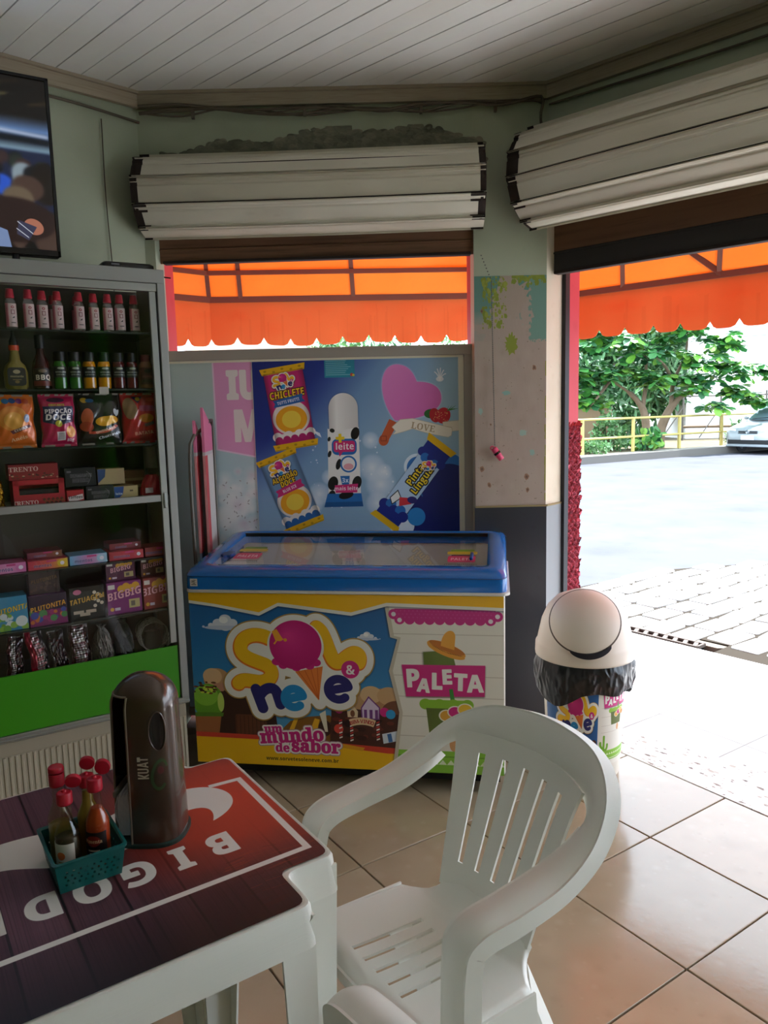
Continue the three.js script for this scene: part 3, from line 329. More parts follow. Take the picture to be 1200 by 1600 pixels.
// slats wound on a drum: local x along the drum, +z into the room
function shutter(label, pos, turn, len, r, angles, curtain, seed) {
  const t = thing('roller_shutter', label, 'shutter', pos, turn), R = rng(seed);
  for (let i = 0; i < angles.length - 1; i++) { const a0 = rad(angles[i]), a1 = rad(angles[i + 1]), rr = r + i * .0012; const P = (a, q = rr) => [q * Math.cos(a), q * Math.sin(a)];
    const A = P(a0), B = P(a1), dir = [B[0] - A[0], B[1] - A[1]], ln = Math.hypot(...dir), nx = [dir[1] / ln, -dir[0] / ln]; const at = (s, h) => [lerp(A[0], B[0], s) + nx[0] * h, lerp(A[1], B[1], s) + nx[1] * h];
    // section of one slat: rolled lip, flat face, raised bead, second flat
    const sec = [at(.0, -.008), at(.0, .001), at(.03, .004), at(.06, .001), at(.16, 0), at(.2, .004), at(.3, .0055), at(.34, .002), at(.37, .001), at(.955, .002), at(.96, -.008)];
    const xs = steps(0, len, 24), loops = xs.map((x, k) => { const e = (k === 0 || k === 24) ? (R() - .5) * .02 : 0, sag = -.004 * Math.sin(x / len * PI); return sec.map((p) => [x - len / 2 + e, p[1] + sag, p[0]]); });
    const m = part('slat', loft(loops, false, false, .5), slatCols[i % 4], t);
    for (const k of [0, 1]) part('slat_edge', loft([0, .02 + R() * .05].map((x) => sec.map((p) => [(k ? 1 : -1) * (len / 2 - x + .004), p[1] + .0012, p[0] + .0012])), false, false), soot, m); }
  part('drum', cyl(r * .93, r * .93, len - .03, 28).rotateZ(PI / 2), soot, t);
  part('end_plate', [0, 1].map((k) => cyl(r * .98, r * .98, .012, 20).rotateZ(PI / 2).translate((k ? 1 : -1) * (len / 2 - .012), 0, 0)), soot, t);
  for (const [y0, y1, z, m] of curtain) part('curtain_slat', [span(-len / 2 + .02, len / 2 - .02, y0, y1, z - .012, z, .004), span(-len / 2 + .02, len / 2 - .02, y1 - .012, y1 - .004, z, z + .006, .002)], m, t);
  return t; }
const ctr = shutter('rolled-up shutter with sooty edges above the poster board window', [-.28, 2.437, -3.46], rad(-2.2), 1.47, .168, [84, 50, 14, -22, -56, -88], [[-.198, -.1, -.085, brown], [-.262, -.196, -.085, brown]], 3);
part('bottom_rail', span(-.69, .69, -.268, -.255, -.1, -.06, .003), soot, ctr);
{ const s0 = -.03, len = 3.5, c = kp(s0 + len / 2, -.06); const sh = shutter('wide rolled-up shutter over the open doorway to the street', [c[0], 2.47, c[1]], Math.atan2(-T[1], T[0]) * 1, len, .205, [78, 48, 20, -8, -36, -62, -84], [[-.29, -.12, -.12, brown], [-.375, -.288, -.12, mat('#37322f', .7)]], 4);
  part('bottom_rail', span(-len / 2 + .04, len / 2, -.39, -.375, -.14, -.1, .003), soot, sh); part('latch', rbox(.03, .02, .012, .004, -.55, -.26, -.115), mat('#9a8d78', .5), sh); }
// cables along the cornice and down to the shutter motor
const cab = mat('#5e5344', .7);
{ const t = thing('cable_bundle', 'sagging dark cable bundle under the cornice above the middle shutter', 'cable', [0, 2.77, -3.48]); const R = rng(7);
  for (let k = 0; k < 4; k++) { const pts = []; for (let i = 0; i <= 10; i++) { const x = lerp(-1.01, .72, i / 10); pts.push([x, .02 + .004 * k - .012 * Math.sin(i * 1.9 + k) - .02 * Math.sin(i / 10 * PI) + (R() - .5) * .014, .006 + k * .004]); } pts.push([.712, -.03, .02 + k * .003], [.714, -.06, .016], [.715 + k * .002, -.085 - k * .004, .014]); part('cable', tube(pts, .004 + .002 * (k % 2), 90, 6), cab, t); }
  for (const x of [-.78, -.3, .2, .52]) part('clip', box(.012, .04, .02, x, .005, .008), cab, t); }
{ const c = part('wall_cable', tube([kpy(.02, -.018, 2.78), kpy(.8, -.02, 2.765), kpy(1.7, -.02, 2.77), kpy(3.2, -.02, 2.76)], .005, 60, 6), cab, scene); tag(c, 'single cable running under the cornice above the wide shutter', 'cable'); }
{ const a = (s, y, d = .012) => [L[0] + TL[0] * s + .68 * d, y, L[1] + TL[1] * s + .73 * d]; const c = part('wall_cable', tube([a(.0, 2.75, .02), a(.3, 2.765, .02), a(.9, 2.76, .02), a(2, 2.77, .02)], .006, 50, 6), cab, scene); tag(c, 'cable under the cornice on the wall behind the television', 'cable');
  const d = part('wall_cable', tube([a(.165, 2.73), a(.168, 2.4), a(.16, 2.1), a(.165, 1.7)], .0022, 40, 6), mat('#4a3f30', .8), scene); tag(d, 'thin vertical cable down the corner wall beside the television', 'cable'); }
{ const t = thing('pull_chain', 'bead pull chain with a pink grip hanging on the pillar', 'pull chain', [.5, 1.3, -3.485]); const beads = [], pts = [[-.045, .86, .01], [-.03, .83, .012], [.0, .76, .01]];
  for (let i = 0; i < 8; i++) { const q = i / 8; beads.push(new THREE.SphereGeometry(.0032, 6, 5).translate(lerp(-.045, 0, q), lerp(.86, .75, q), .01)); } for (let i = 0; i < 90; i++) beads.push(new THREE.SphereGeometry(.003, 6, 5).translate(lerp(0, .012, i / 90), lerp(.75, .02, i / 90), .008));
  const m = part('chain', beads, mat('#6a6660', .4, { metalness: .6 }), t); m.userData.kind = 'stuff'; part('cord', bar([0, .75, .008], [.012, .02, .008], .001, 5), mat('#6a6660', .5), t);
  const g = part('grip', lathe([[0, -.035], [.013, -.034], [.014, -.012], [.0145, .022], [.012, .03], [0, .031]], 20).rotateZ(.62).translate(.022, -.012, .016), mat('#e0486f', .35), t); part('band', lathe([[.0148, -.004], [.016, -.003], [.016, .006], [.0148, .007]], 20).rotateZ(.62).translate(.022, -.012, .016), blackGloss, g); part('ring', new THREE.TorusGeometry(.008, .003, 8, 14).translate(.0, .012, .012), mat('#e0486f', .35), g); }
// ---------------------------------------------------------------- prints of the ice-cream counter
const rr = (x, a, b, w, h, r) => { x.beginPath(); x.roundRect(a, b, w, h, r); };
const poly = (x, pts, fill, stroke, lw) => { x.beginPath(); pts.forEach((p, i) => i ? x.lineTo(p[0], p[1]) : x.moveTo(p[0], p[1])); x.closePath(); if (fill) { x.fillStyle = fill; x.fill(); } if (stroke) { x.strokeStyle = stroke; x.lineWidth = lw; x.stroke(); } };
const disc = (x, a, b, r, f, ry = r, rot = 0) => { x.fillStyle = f; x.beginPath(); x.ellipse(a, b, r, ry, rot, 0, 7); x.fill(); };
function text(x, s, px, py, size, fill, o = {}) { x.save(); x.translate(px, py); x.rotate(o.rot || 0); x.transform(1, o.sky || 0, o.skx || 0, 1, 0, 0); x.scale(o.sx || 1, 1); x.font = `${o.w || 'bold'} ${size}px ${o.f || 'sans-serif'}`; x.textAlign = o.al || 'center'; x.textBaseline = 'middle'; x.lineJoin = 'round'; for (const [c, w] of o.st || []) { x.strokeStyle = c; x.lineWidth = w; x.strokeText(s, 0, 0); } x.fillStyle = fill; x.fillText(s, 0, 0); if (o.fat) { x.strokeStyle = fill; x.lineWidth = o.fat; x.strokeText(s, 0, 0); } x.restore(); }
function cloud(x, cx, cy, s) { for (const [a, b, r] of [[0, -18, 22], [-26, -4, 20], [26, -6, 18], [-52, 4, 11], [54, 5, 10], [-80, 9, 5], [82, 9, 4], [0, 2, 26]]) disc(x, cx + a * s, cy + b * s, r * s, '#dfe3ec', r * s * .8); disc(x, cx, cy + 12 * s, 78 * s, '#c6cfe0', 8 * s); disc(x, cx - 6 * s, cy - 16 * s, 16 * s, '#ffffff', 12 * s); }
// the word mark, drawn in millimetres of the counter's front
function logo(x) {
  const S = () => { x.beginPath(); x.moveTo(322, 182); x.bezierCurveTo(275, 158, 212, 172, 205, 218); x.bezierCurveTo(200, 262, 250, 272, 300, 290); x.bezierCurveTo(352, 312, 330, 372, 262, 362); x.bezierCurveTo(230, 358, 205, 352, 190, 372); };
  const l = () => { x.beginPath(); x.moveTo(520, 135); x.bezierCurveTo(548, 150, 556, 210, 580, 262); x.bezierCurveTo(602, 300, 630, 245, 665, 235); x.bezierCurveTo(690, 232, 690, 262, 682, 274); };
  const n = () => { x.beginPath(); x.moveTo(262, 392); x.lineTo(288, 470); x.moveTo(276, 420); x.bezierCurveTo(300, 378, 342, 376, 350, 410); x.lineTo(362, 452); };
  const e = (cx, cy, r) => { x.beginPath(); x.moveTo(cx - r * .85, cy + 6); x.lineTo(cx + r * .8, cy - 8); x.arc(cx, cy, r, -.25, .9 - 2 * PI, true); };
  const ball = () => { x.beginPath(); x.ellipse(432, 212, 108, 102, 0, 0, 7); };
  const all = (w, c) => { x.strokeStyle = c; x.lineCap = x.lineJoin = 'round'; x.lineWidth = 62 + w; S(); x.stroke(); l(); x.stroke(); x.lineWidth = 44 + w; n(); x.stroke(); x.lineWidth = 34 + w; e(418, 424, 38); x.stroke(); e(600, 382, 42); x.stroke(); x.lineWidth = w; x.fillStyle = c; ball(); x.fill(); x.stroke(); poly(x, [[420, 312], [545, 285], [522, 440]], c, c, w); disc(x, 650, 300, 36 + w / 2, c); };
  x.save(); x.shadowColor = 'rgba(20,20,30,.5)'; x.shadowBlur = 12; x.shadowOffsetY = 6; all(64, '#b48b3c'); x.restore(); all(54, '#f2efe6');
  x.lineCap = x.lineJoin = 'round'; x.strokeStyle = '#ee7a23'; x.lineWidth = 62; S(); x.stroke(); l(); x.stroke(); x.save(); x.translate(2, -3); x.strokeStyle = '#fcc41f'; x.lineWidth = 54; S(); x.stroke(); l(); x.stroke(); x.restore();
  x.lineWidth = 14; x.strokeStyle = '#f2efe6'; ball(); x.stroke(); poly(x, [[420, 312], [545, 285], [522, 440]], '#f0843a', '#f4f0e6', 8); for (let i = 0; i < 4; i++) { x.strokeStyle = '#d9652a'; x.lineWidth = 3; x.beginPath(); x.moveTo(440 + i * 26, 312 - i * 5); x.lineTo(520, 425); x.stroke(); }
  x.beginPath(); x.ellipse(432, 206, 106, 100, 0, 0, 7); x.fillStyle = '#d4237f'; x.fill(); for (let i = 0; i < 7; i++) disc(x, 352 + i * 27, 290 + (i % 2 ? 8 : -2) - Math.abs(i - 3) * 4, 19, '#d4237f', 15); const g = x.createRadialGradient(400, 170, 10, 432, 206, 110); g.addColorStop(0, 'rgba(255,90,170,.5)'); g.addColorStop(1, 'rgba(160,10,90,.25)'); x.fillStyle = g; x.beginPath(); x.ellipse(432, 206, 106, 100, 0, 0, 7); x.fill();
  poly(x, [[338, 152], [358, 142], [378, 176], [386, 184], [372, 192], [352, 190]], '#fbb03b'); disc(x, 392, 186, 7, '#fbb03b'); poly(x, [[352, 190], [360, 190], [348, 206], [343, 202]], '#fbb03b');
  x.lineWidth = 44; x.strokeStyle = '#27276f'; n(); x.stroke(); x.lineWidth = 34; x.strokeStyle = '#1d8fd0'; e(418, 424, 38); x.stroke(); x.strokeStyle = '#27276f'; e(600, 382, 42); x.stroke();
  disc(x, 650, 300, 36, '#d4237f'); text(x, '&', 650, 302, 52, '#f6f2ea', { w: '' }); }
function paletaBoard(x) { // planks, sombrero, board, sign, pail
  x.fillStyle = 'rgba(150,130,110,.35)'; for (const y of [150, 225, 315, 400, 480, 560, 620]) x.fillRect(800, y, 460, 3);
  x.save(); x.shadowColor = 'rgba(40,30,20,.5)'; x.shadowBlur = 10; x.shadowOffsetX = -6; poly(x, [[938, 222], [1048, 212], [1068, 300], [942, 300]], '#6b7c37'); x.restore();
  x.save(); x.translate(1032, 196); x.rotate(.36); disc(x, 0, 14, 78, '#e8a03a', 24); disc(x, 0, 7, 72, '#c9762a', 15); for (let i = 0; i < 22; i++) { disc(x, -66 + i * 6.2, 27 - Math.abs(i - 11) * .9, 2.2, '#8a4a20'); } x.restore(); x.beginPath(); x.moveTo(1006, 196); x.bezierCurveTo(1010, 128, 1062, 120, 1062, 160); x.lineTo(1058, 212); x.closePath(); x.fillStyle = '#f0a93c'; x.fill(); x.save(); x.translate(1018, 205); x.rotate(.38); x.strokeStyle = '#e8a03a'; x.lineWidth = 14; x.beginPath(); x.ellipse(12, 2, 72, 18, 0, .1, PI - .1); x.stroke(); x.restore();
  x.save(); x.shadowColor = 'rgba(40,30,20,.6)'; x.shadowBlur = 10; x.shadowOffsetY = 6; poly(x, [[853, 274], [1175, 270], [1172, 394], [868, 402]], '#d3287f'); x.restore();
  const W = '#f4efe6'; [['P', 895, 328, 98], ['A', 938, 356, 72], ['L', 988, 338, 88], ['E', 1028, 320, 78], ['T', 1080, 340, 92], ['A', 1136, 344, 92]].forEach(([c, a, b, s], i) => text(x, c, a, b, s, W, { rot: [-.05, .1, .02, -.05, .04, -.03][i], fat: 5 }));
  poly(x, [[1036, 368], [1050, 366], [1056, 402], [1062, 440], [1044, 440]], '#3f8f3c'); poly(x, [[938, 412], [1112, 412], [1116, 446], [934, 446]], '#8dbf35'); for (let i = 0; i < 4; i++) disc(x, 944 + i * 54, 430, 24, '#8dbf35', 22); poly(x, [[946, 446], [1106, 446], [1096, 560], [958, 560]], '#5f6f2c'); x.save(); x.translate(745, 385); x.scale(.55, .45); x.translate(120, -60); for (const [a, b, c] of [[390, 260, '#e7a83a'], [450, 225, '#d3287f'], [520, 200, '#f0c23a'], [560, 250, '#d98a2c']]) { disc(x, a, b, 56, '#f3ecd8'); disc(x, a, b, 46, c); } x.restore(); disc(x, 1052, 590, 17, '#dca26a', 30); }
const FW = 1.245, FH = .71, FPX = 2048 / 1245;
const frontTex = ctex(2048, Math.round(710 * FPX), (x) => { x.scale(FPX, FPX); const R = rng(200);
  let g = x.createLinearGradient(0, 0, 0, 600); g.addColorStop(0, '#1f5f9e'); g.addColorStop(.5, '#2f7fb8'); g.addColorStop(1, '#5aa6d0'); x.fillStyle = g; x.fillRect(0, 0, 1245, 710); cloud(x, 148, 128, 1.15); cloud(x, 720, 168, .62);
  // sweets landscape
  disc(x, 100, 356, 56, '#c9986a', 46); disc(x, 82, 344, 40, '#e3b98a', 34); disc(x, 242, 330, 62, '#7a4630', 44); disc(x, 230, 420, 110, '#4a2a20', 100); poly(x, [[90, 390], [330, 400], [350, 590], [90, 590]], '#3a2019'); x.fillStyle = '#6a3c28'; rr(x, 170, 500, 130, 90, 10); x.fill(); for (let i = 0; i < 8; i++) { x.fillStyle = 'rgba(40,18,12,.5)'; x.fillRect(172 + i * 17, 505, 3, 80); }
  x.fillStyle = '#c98f74'; rr(x, 84, 372, 100, 34, 10); x.fill(); for (let i = 0; i < 30; i++) disc(x, 85 + R() * 100, 400 + R() * 18, 5, '#3a1f18'); disc(x, 60, 450, 66, '#69a52d', 74); disc(x, 50, 425, 52, '#8cc63f', 44); disc(x, 112, 452, 14, '#c7e06a', 40); for (let i = 0; i < 34; i++) disc(x, 0 + R() * 90, 370 + R() * 46, 4 + R() * 8, ['#3a1f18', '#d9e04a', '#6a3a20'][i % 3], 4); poly(x, [[0, 505], [112, 505], [98, 590], [0, 590]], '#a8663c'); poly(x, [[0, 498], [122, 496], [118, 512], [0, 516]], '#5a8a2a');
  poly(x, [[360, 560], [400, 520], [470, 500], [560, 490], [640, 560], [640, 600], [360, 600]], '#8a5a1e'); poly(x, [[380, 585], [420, 500], [436, 500], [400, 590]], '#f0b428'); poly(x, [[470, 580], [500, 505], [520, 510], [500, 585]], '#f0b428'); poly(x, [[560, 520], [640, 470], [700, 600], [560, 600]], '#5a2c22'); disc(x, 540, 545, 26, '#3a1a14', 34); poly(x, [[520, 486], [545, 470], [552, 560], [540, 560]], '#e9dfc8');
  for (const [a, b, r, c] of [[700, 440, 62, '#c4986a'], [775, 420, 58, '#b8865a'], [730, 400, 44, '#dcb788'], [800, 404, 46, '#d3a878'], [830, 470, 60, '#7a4a34']]) disc(x, a, b, r, c, r * .8); poly(x, [[570, 450], [845, 480], [845, 640], [560, 600]], '#4a241c'); for (let i = 0; i < 26; i++) disc(x, 575 + R() * 260, 470 + R() * 130, 8 + R() * 20, ['#3a1a14', '#6a2c24', '#2a1210'][i % 3], 8); 
  poly(x, [[690, 455], [720, 410], [762, 452], [760, 500], [692, 500]], '#e7d3ea', '#7a3d86', 5); x.fillStyle = '#7a3d86'; for (const a of [700, 722, 744]) x.fillRect(a, 462, 12, 36); poly(x, [[632, 470], [652, 440], [676, 470], [674, 495], [634, 495]], '#e8cfa8'); disc(x, 654, 480, 9, '#7a4a30', 14);
  for (const [a, b, c] of [[600, 462, '#d4237f'], [634, 450, '#2f9fd6'], [782, 470, '#d4237f'], [806, 478, '#2f9fd6'], [596, 545, '#e24a3a']]) disc(x, a, b, 19, c); for (const [a, b, h] of [[642, 520, 80], [748, 512, 80], [598, 510, 80]]) { for (let i = 0; i < 8; i++) poly(x, [[a, b + i * 10], [a + 13, b + i * 10 - 5], [a + 13, b + i * 10 + 1], [a, b + i * 10 + 6]], i % 2 ? '#f3efe6' : '#d43a3a'); } x.strokeStyle = '#e6c79a'; x.lineWidth = 30; x.beginPath(); x.arc(692, 640, 130, -1.95, -1.18); x.stroke(); [...'BEM-VINDO'].forEach((c, i) => { const a = -1.92 + i * .083; text(x, c, 692 + 130 * Math.cos(a), 640 + 130 * Math.sin(a), 21, '#b5322e', { rot: a + PI / 2 }); }); poly(x, [[770, 560], [830, 545], [838, 585], [775, 600]], '#dfe8f2'); poly(x, [[790, 560], [806, 556], [812, 590], [796, 594]], '#3a6fae');
  // bands
  poly(x, [[0, 580], [440, 588], [600, 605], [845, 618], [845, 660], [0, 660]], '#d8402f'); poly(x, [[0, 600], [480, 606], [640, 626], [790, 640], [845, 640], [845, 720], [0, 720]], '#fcc21b'); poly(x, [[600, 606], [700, 620], [690, 634], [580, 620]], '#e8a020');
  // white plank panel on the right
  x.save(); x.shadowColor = 'rgba(30,20,10,.55)'; x.shadowBlur = 14; x.shadowOffsetX = -6; poly(x, [[792, 40], [811, 166], [840, 174], [806, 301], [842, 468], [810, 720], [1260, 720], [1260, 30]], '#eee8da'); x.restore(); poly(x, [[792, 40], [811, 166], [838, 174], [803, 301], [840, 468], [808, 720], [822, 720], [854, 468], [818, 301], [852, 166], [826, 160], [808, 40]], '#cfc4ae'); x.save(); x.beginPath(); x.moveTo(800, 30); x.lineTo(1260, 30); x.lineTo(1260, 720); x.lineTo(822, 720); x.lineTo(854, 468); x.lineTo(818, 301); x.lineTo(852, 170); x.lineTo(824, 160); x.clip(); paletaBoard(x); x.fillStyle = '#8bc53f'; x.fillRect(800, 620, 460, 100); x.fillStyle = '#6ea52e'; x.fillRect(800, 640, 460, 6); for (let i = 0; i < 14; i++) poly(x, [[832 + i * 32, 676], [864 + i * 32, 676], [848 + i * 32, 656]], '#e4efc8'); x.restore();
  x.fillStyle = '#cf2f86'; x.fillRect(830, 52, 385, 44); for (let i = 0; i < 10; i++) disc(x, 849 + i * 38.5, 96, 20, '#cf2f86', 18); for (const [a, b] of [[826, 74], [1222, 78]]) { disc(x, a, b, 20, '#cf2f86'); disc(x, a, b, 9, '#f2e6ea'); } for (const a of [849, 1196]) disc(x, a, 97, 9, '#f2e6ea'); x.fillStyle = 'rgba(255,255,255,.13)'; for (let i = 0; i < 24; i++) for (let j = 0; j < 3; j++) { x.beginPath(); x.arc(838 + i * 16 + (j % 2) * 8, 60 + j * 13, 3, 0, 7); x.fill(); }
  // top band with its broken edge
  x.save(); x.shadowColor = 'rgba(10,20,40,.6)'; x.shadowBlur = 12; x.shadowOffsetY = 6; poly(x, [[-5, -5], [1250, -5], [1250, 56], [800, 44], [660, 84], [368, 50], [289, 90], [106, 56], [-5, 42]], '#efe9dc'); x.restore(); poly(x, [[-5, -5], [1250, -5], [1250, 44], [800, 30], [660, 70], [368, 36], [289, 76], [106, 44], [-5, 30]], '#fcc21b');
  logo(x); text(x, 'um', 326, 556, 46, '#d4237f', { f: 'serif', st: [['#f6eee6', 16]], fat: 3, rot: -.06 }); text(x, 'mundo', 402, 582, 74, '#d4237f', { f: 'serif', st: [['#b08aa0', 24], ['#f6eee6', 18]], fat: 5, rot: -.08 }); text(x, 'sabor', 500, 624, 70, '#d4237f', { f: 'serif', st: [['#b08aa0', 24], ['#f6eee6', 18]], fat: 5 }); text(x, 'de', 362, 634, 48, '#d4237f', { f: 'serif', st: [['#f6eee6', 16]], fat: 3 }); text(x, 'sabor', 500, 624, 70, '#d4237f', { f: 'serif', fat: 5 }); text(x, 'um', 326, 556, 46, '#d4237f', { f: 'serif', fat: 3, rot: -.06 }); text(x, 'mundo', 402, 582, 74, '#d4237f', { f: 'serif', fat: 5, rot: -.08 });
  text(x, 'www.sorvetesoleneve.com.br', 442, 680, 21, '#3a2a10'); });
// ---------------------------------------------------------------- chest freezer (x along the front, +z to the room)
{ const FA = rad(-8.66), t = thing('ice_cream_freezer', 'chest freezer with blue-framed sloping glass lid and colourful ice-cream print', 'freezer', [-.788, 0, -2.951], FA), D = .6, blue = new THREE.MeshPhysicalMaterial({ color: '#0f6bc0', roughness: .22, clearcoat: .6, side: THREE.DoubleSide });
  part('cabinet', span(0, FW, .09, .802, -D, 0, .012), mat('#e9e4d6', .4), t); part('front_print', [sheet(FW - .01, FH - .004, FW / 2, .09 + FH / 2, .0015)], printMat(frontTex, .3), t);
  part('kick_panel', span(.02, FW - .02, .035, .092, -D + .03, -.06), mat('#151313', .8), t); for (const [a, b] of [[.06, -.05], [FW - .06, -.05], [.06, -D + .06], [FW - .06, -D + .06]]) part('castor', [cyl(.022, .022, .022, 14).rotateX(PI / 2).translate(a, .022, b), box(.03, .05, .012, a, .06, b + .014), box(.03, .05, .012, a, .06, b - .014)], black, t);
  part('lip', loft([[-.002, FW + .002, -D - .002, .004, .80], [-.012, FW + .018, -D - .01, .014, .803], [-.012, FW + .018, -D - .01, .014, .813], [-.002, FW + .004, -D, .004, .815]].map(([a, b, c, d, y]) => rrect(a + .008, b, c, d, .03).map((p) => [p[0], y, p[1]]).reverse()), true, false), mat('#e6e2da', .35), t);
  const ys = (z, f) => lerp(f, f + .064, Math.min(1, -z / D)); const ring = (a, b, c, d, f, r, sl = true) => rrect(a, b, c, d, r).map((p) => [p[0], sl ? ys(p[1], f) : f, p[1]]).reverse();
  part('lid_frame', loft([ring(-.006, FW + .008, -D - .004, .011, .814, .035, false), ring(-.006, FW + .008, -D - .004, .011, .866, .04), ring(.004, FW - .002, -D + .006, .0, .884, .045), ring(.03, FW - .028, -D + .03, -.028, .893, .05), ring(.062, FW - .06, -D + .05, -.062, .894, .03), ring(.07, FW - .068, -D + .06, -.072, .888, .025), ring(.07, FW - .068, -D + .06, -.072, .845, .025)], true, false, .7), blue, t);
  part('lid_groove', loft([ring(-.008, FW + .010, -D - .006, .0125, .8655, .04), ring(-.008, FW + .010, -D - .006, .0125, .868, .04)], true, false), mat('#083a70', .4), t);
  const gl = (x0, x1, dy, th) => { const g = box(x1 - x0, th, D - .13, (x0 + x1) / 2, 0, -.066 - (D - .13) / 2 + .0); const p = g.attributes.position; for (let i = 0; i < p.count; i++) p.setY(i, p.getY(i) + ys(p.getZ(i), .884) + dy); g.computeVertexNormals(); return g; };
  const pg = (x0, x1, dy) => { const y0 = ys(-.068, .884) + dy, y1 = ys(-D + .056, .884) + dy; return loft([[[x0, y0, -.068], [x1, y0, -.068]], [[x0, y1, -D + .056], [x1, y1, -D + .056]]], false, false); };
  part('glass_lid', pg(.068, FW * .54, 0), paneGlass, t); part('glass_lid', pg(FW * .48, FW - .066, -.008), paneGlass, t); part('back_rail', beam([.07, ys(-D + .06, .884), -D + .068], [FW - .07, ys(-D + .06, .884), -D + .068], .014, .014), black, t);
  part('liner', [span(.05, .06, .25, .86, -D + .04, -.05), span(FW - .06, FW - .05, .25, .86, -D + .04, -.05), span(.05, FW - .05, .25, .26, -D + .04, -.05), span(.05, FW - .05, .25, .86, -.06, -.05), span(.05, FW - .05, .25, .9, -D + .04, -D + .05)], mat('#ddd3c8', .5), t);
  const wire = mat('#c9c9c6', .4, { metalness: .4 }); for (let k = 0; k < 3; k++) { const x0 = .08 + k * .365, w = []; for (let i = 0; i <= 8; i++) w.push(bar([x0 + i * .042, .5, -D + .07], [x0 + i * .042, .76, -D + .07], .002, 5), bar([x0 + i * .042, .5, -.09], [x0 + i * .042, .76, -.09], .002, 5), bar([x0 + i * .042, .5, -D + .07], [x0 + i * .042, .5, -.09], .002, 5)); for (const y of [.5, .63, .76]) for (const z of [-D + .07, -.09]) w.push(bar([x0, y, z], [x0 + .336, y, z], .0025, 5)); for (const y of [.63, .76]) for (const xx of [x0, x0 + .336]) w.push(bar([xx, y, -D + .07], [xx, y, -.09], .0025, 5)); part('wire_basket', w, wire, t); }
  const star = Array.from({ length: 14 }, (_, i) => { const a = i / 14 * 2 * PI, r = i % 2 ? .022 : .03; return [r * Math.cos(a), r * 1.4 * Math.sin(a)]; });
  part('lid_handle', extrude(star, .012, .002).rotateX(-PI / 2 + .1).translate(.105, ys(-.2, .886), -.2), mat('#123f86', .3), t); part('lid_handle', rbox(.014, .012, .12, .005, FW - .13, ys(-.2, .89), -.2), mat('#123f86', .3), t);
  const st = ctex(256, 256, (x) => { x.clearRect(0, 0, 256, 256); x.fillStyle = '#6f9a2c'; rr(x, 50, 20, 156, 30, 8); x.fill(); x.fillStyle = '#c9b22c'; rr(x, 30, 44, 196, 34, 14); x.fill(); x.fillStyle = '#3a2f2a'; x.fillRect(60, 84, 136, 16); x.fillStyle = '#d23a6a'; rr(x, 40, 96, 176, 70, 16); x.fill(); text(x, 'PALETA', 128, 132, 40, '#f3dbe2'); x.fillStyle = '#22201f'; for (let i = 0; i < 16; i++) x.fillRect(24 + i * 13, 188, 9, 6); });
  const stk = (cx) => { const g = new THREE.PlaneGeometry(.16, .3).rotateX(-PI / 2 + .106).translate(cx, ys(-.2, .8862) - (cx > .6 ? .007 : -.0015), -.2); return g; }; part('lid_sticker', stk(.19), printMat(st, .4, { transparent: true, alphaTest: .4 }), t); part('lid_sticker', stk(FW - .17), printMat(st, .4, { transparent: true, alphaTest: .4 }), t);
  part('code_sticker', [sheet(.03, .03, .035, .842, .0122)], printMat(ctex(64, 64, (x) => { x.fillStyle = '#d8d4c8'; x.fillRect(0, 0, 64, 64); const R = rng(5); x.fillStyle = '#3a3834'; for (let i = 0; i < 8; i++) for (let j = 0; j < 6; j++) if (R() < .5) x.fillRect(10 + i * 5.5, 8 + j * 6, 5, 5); x.fillRect(10, 48, 44, 6); }), .5), t); }
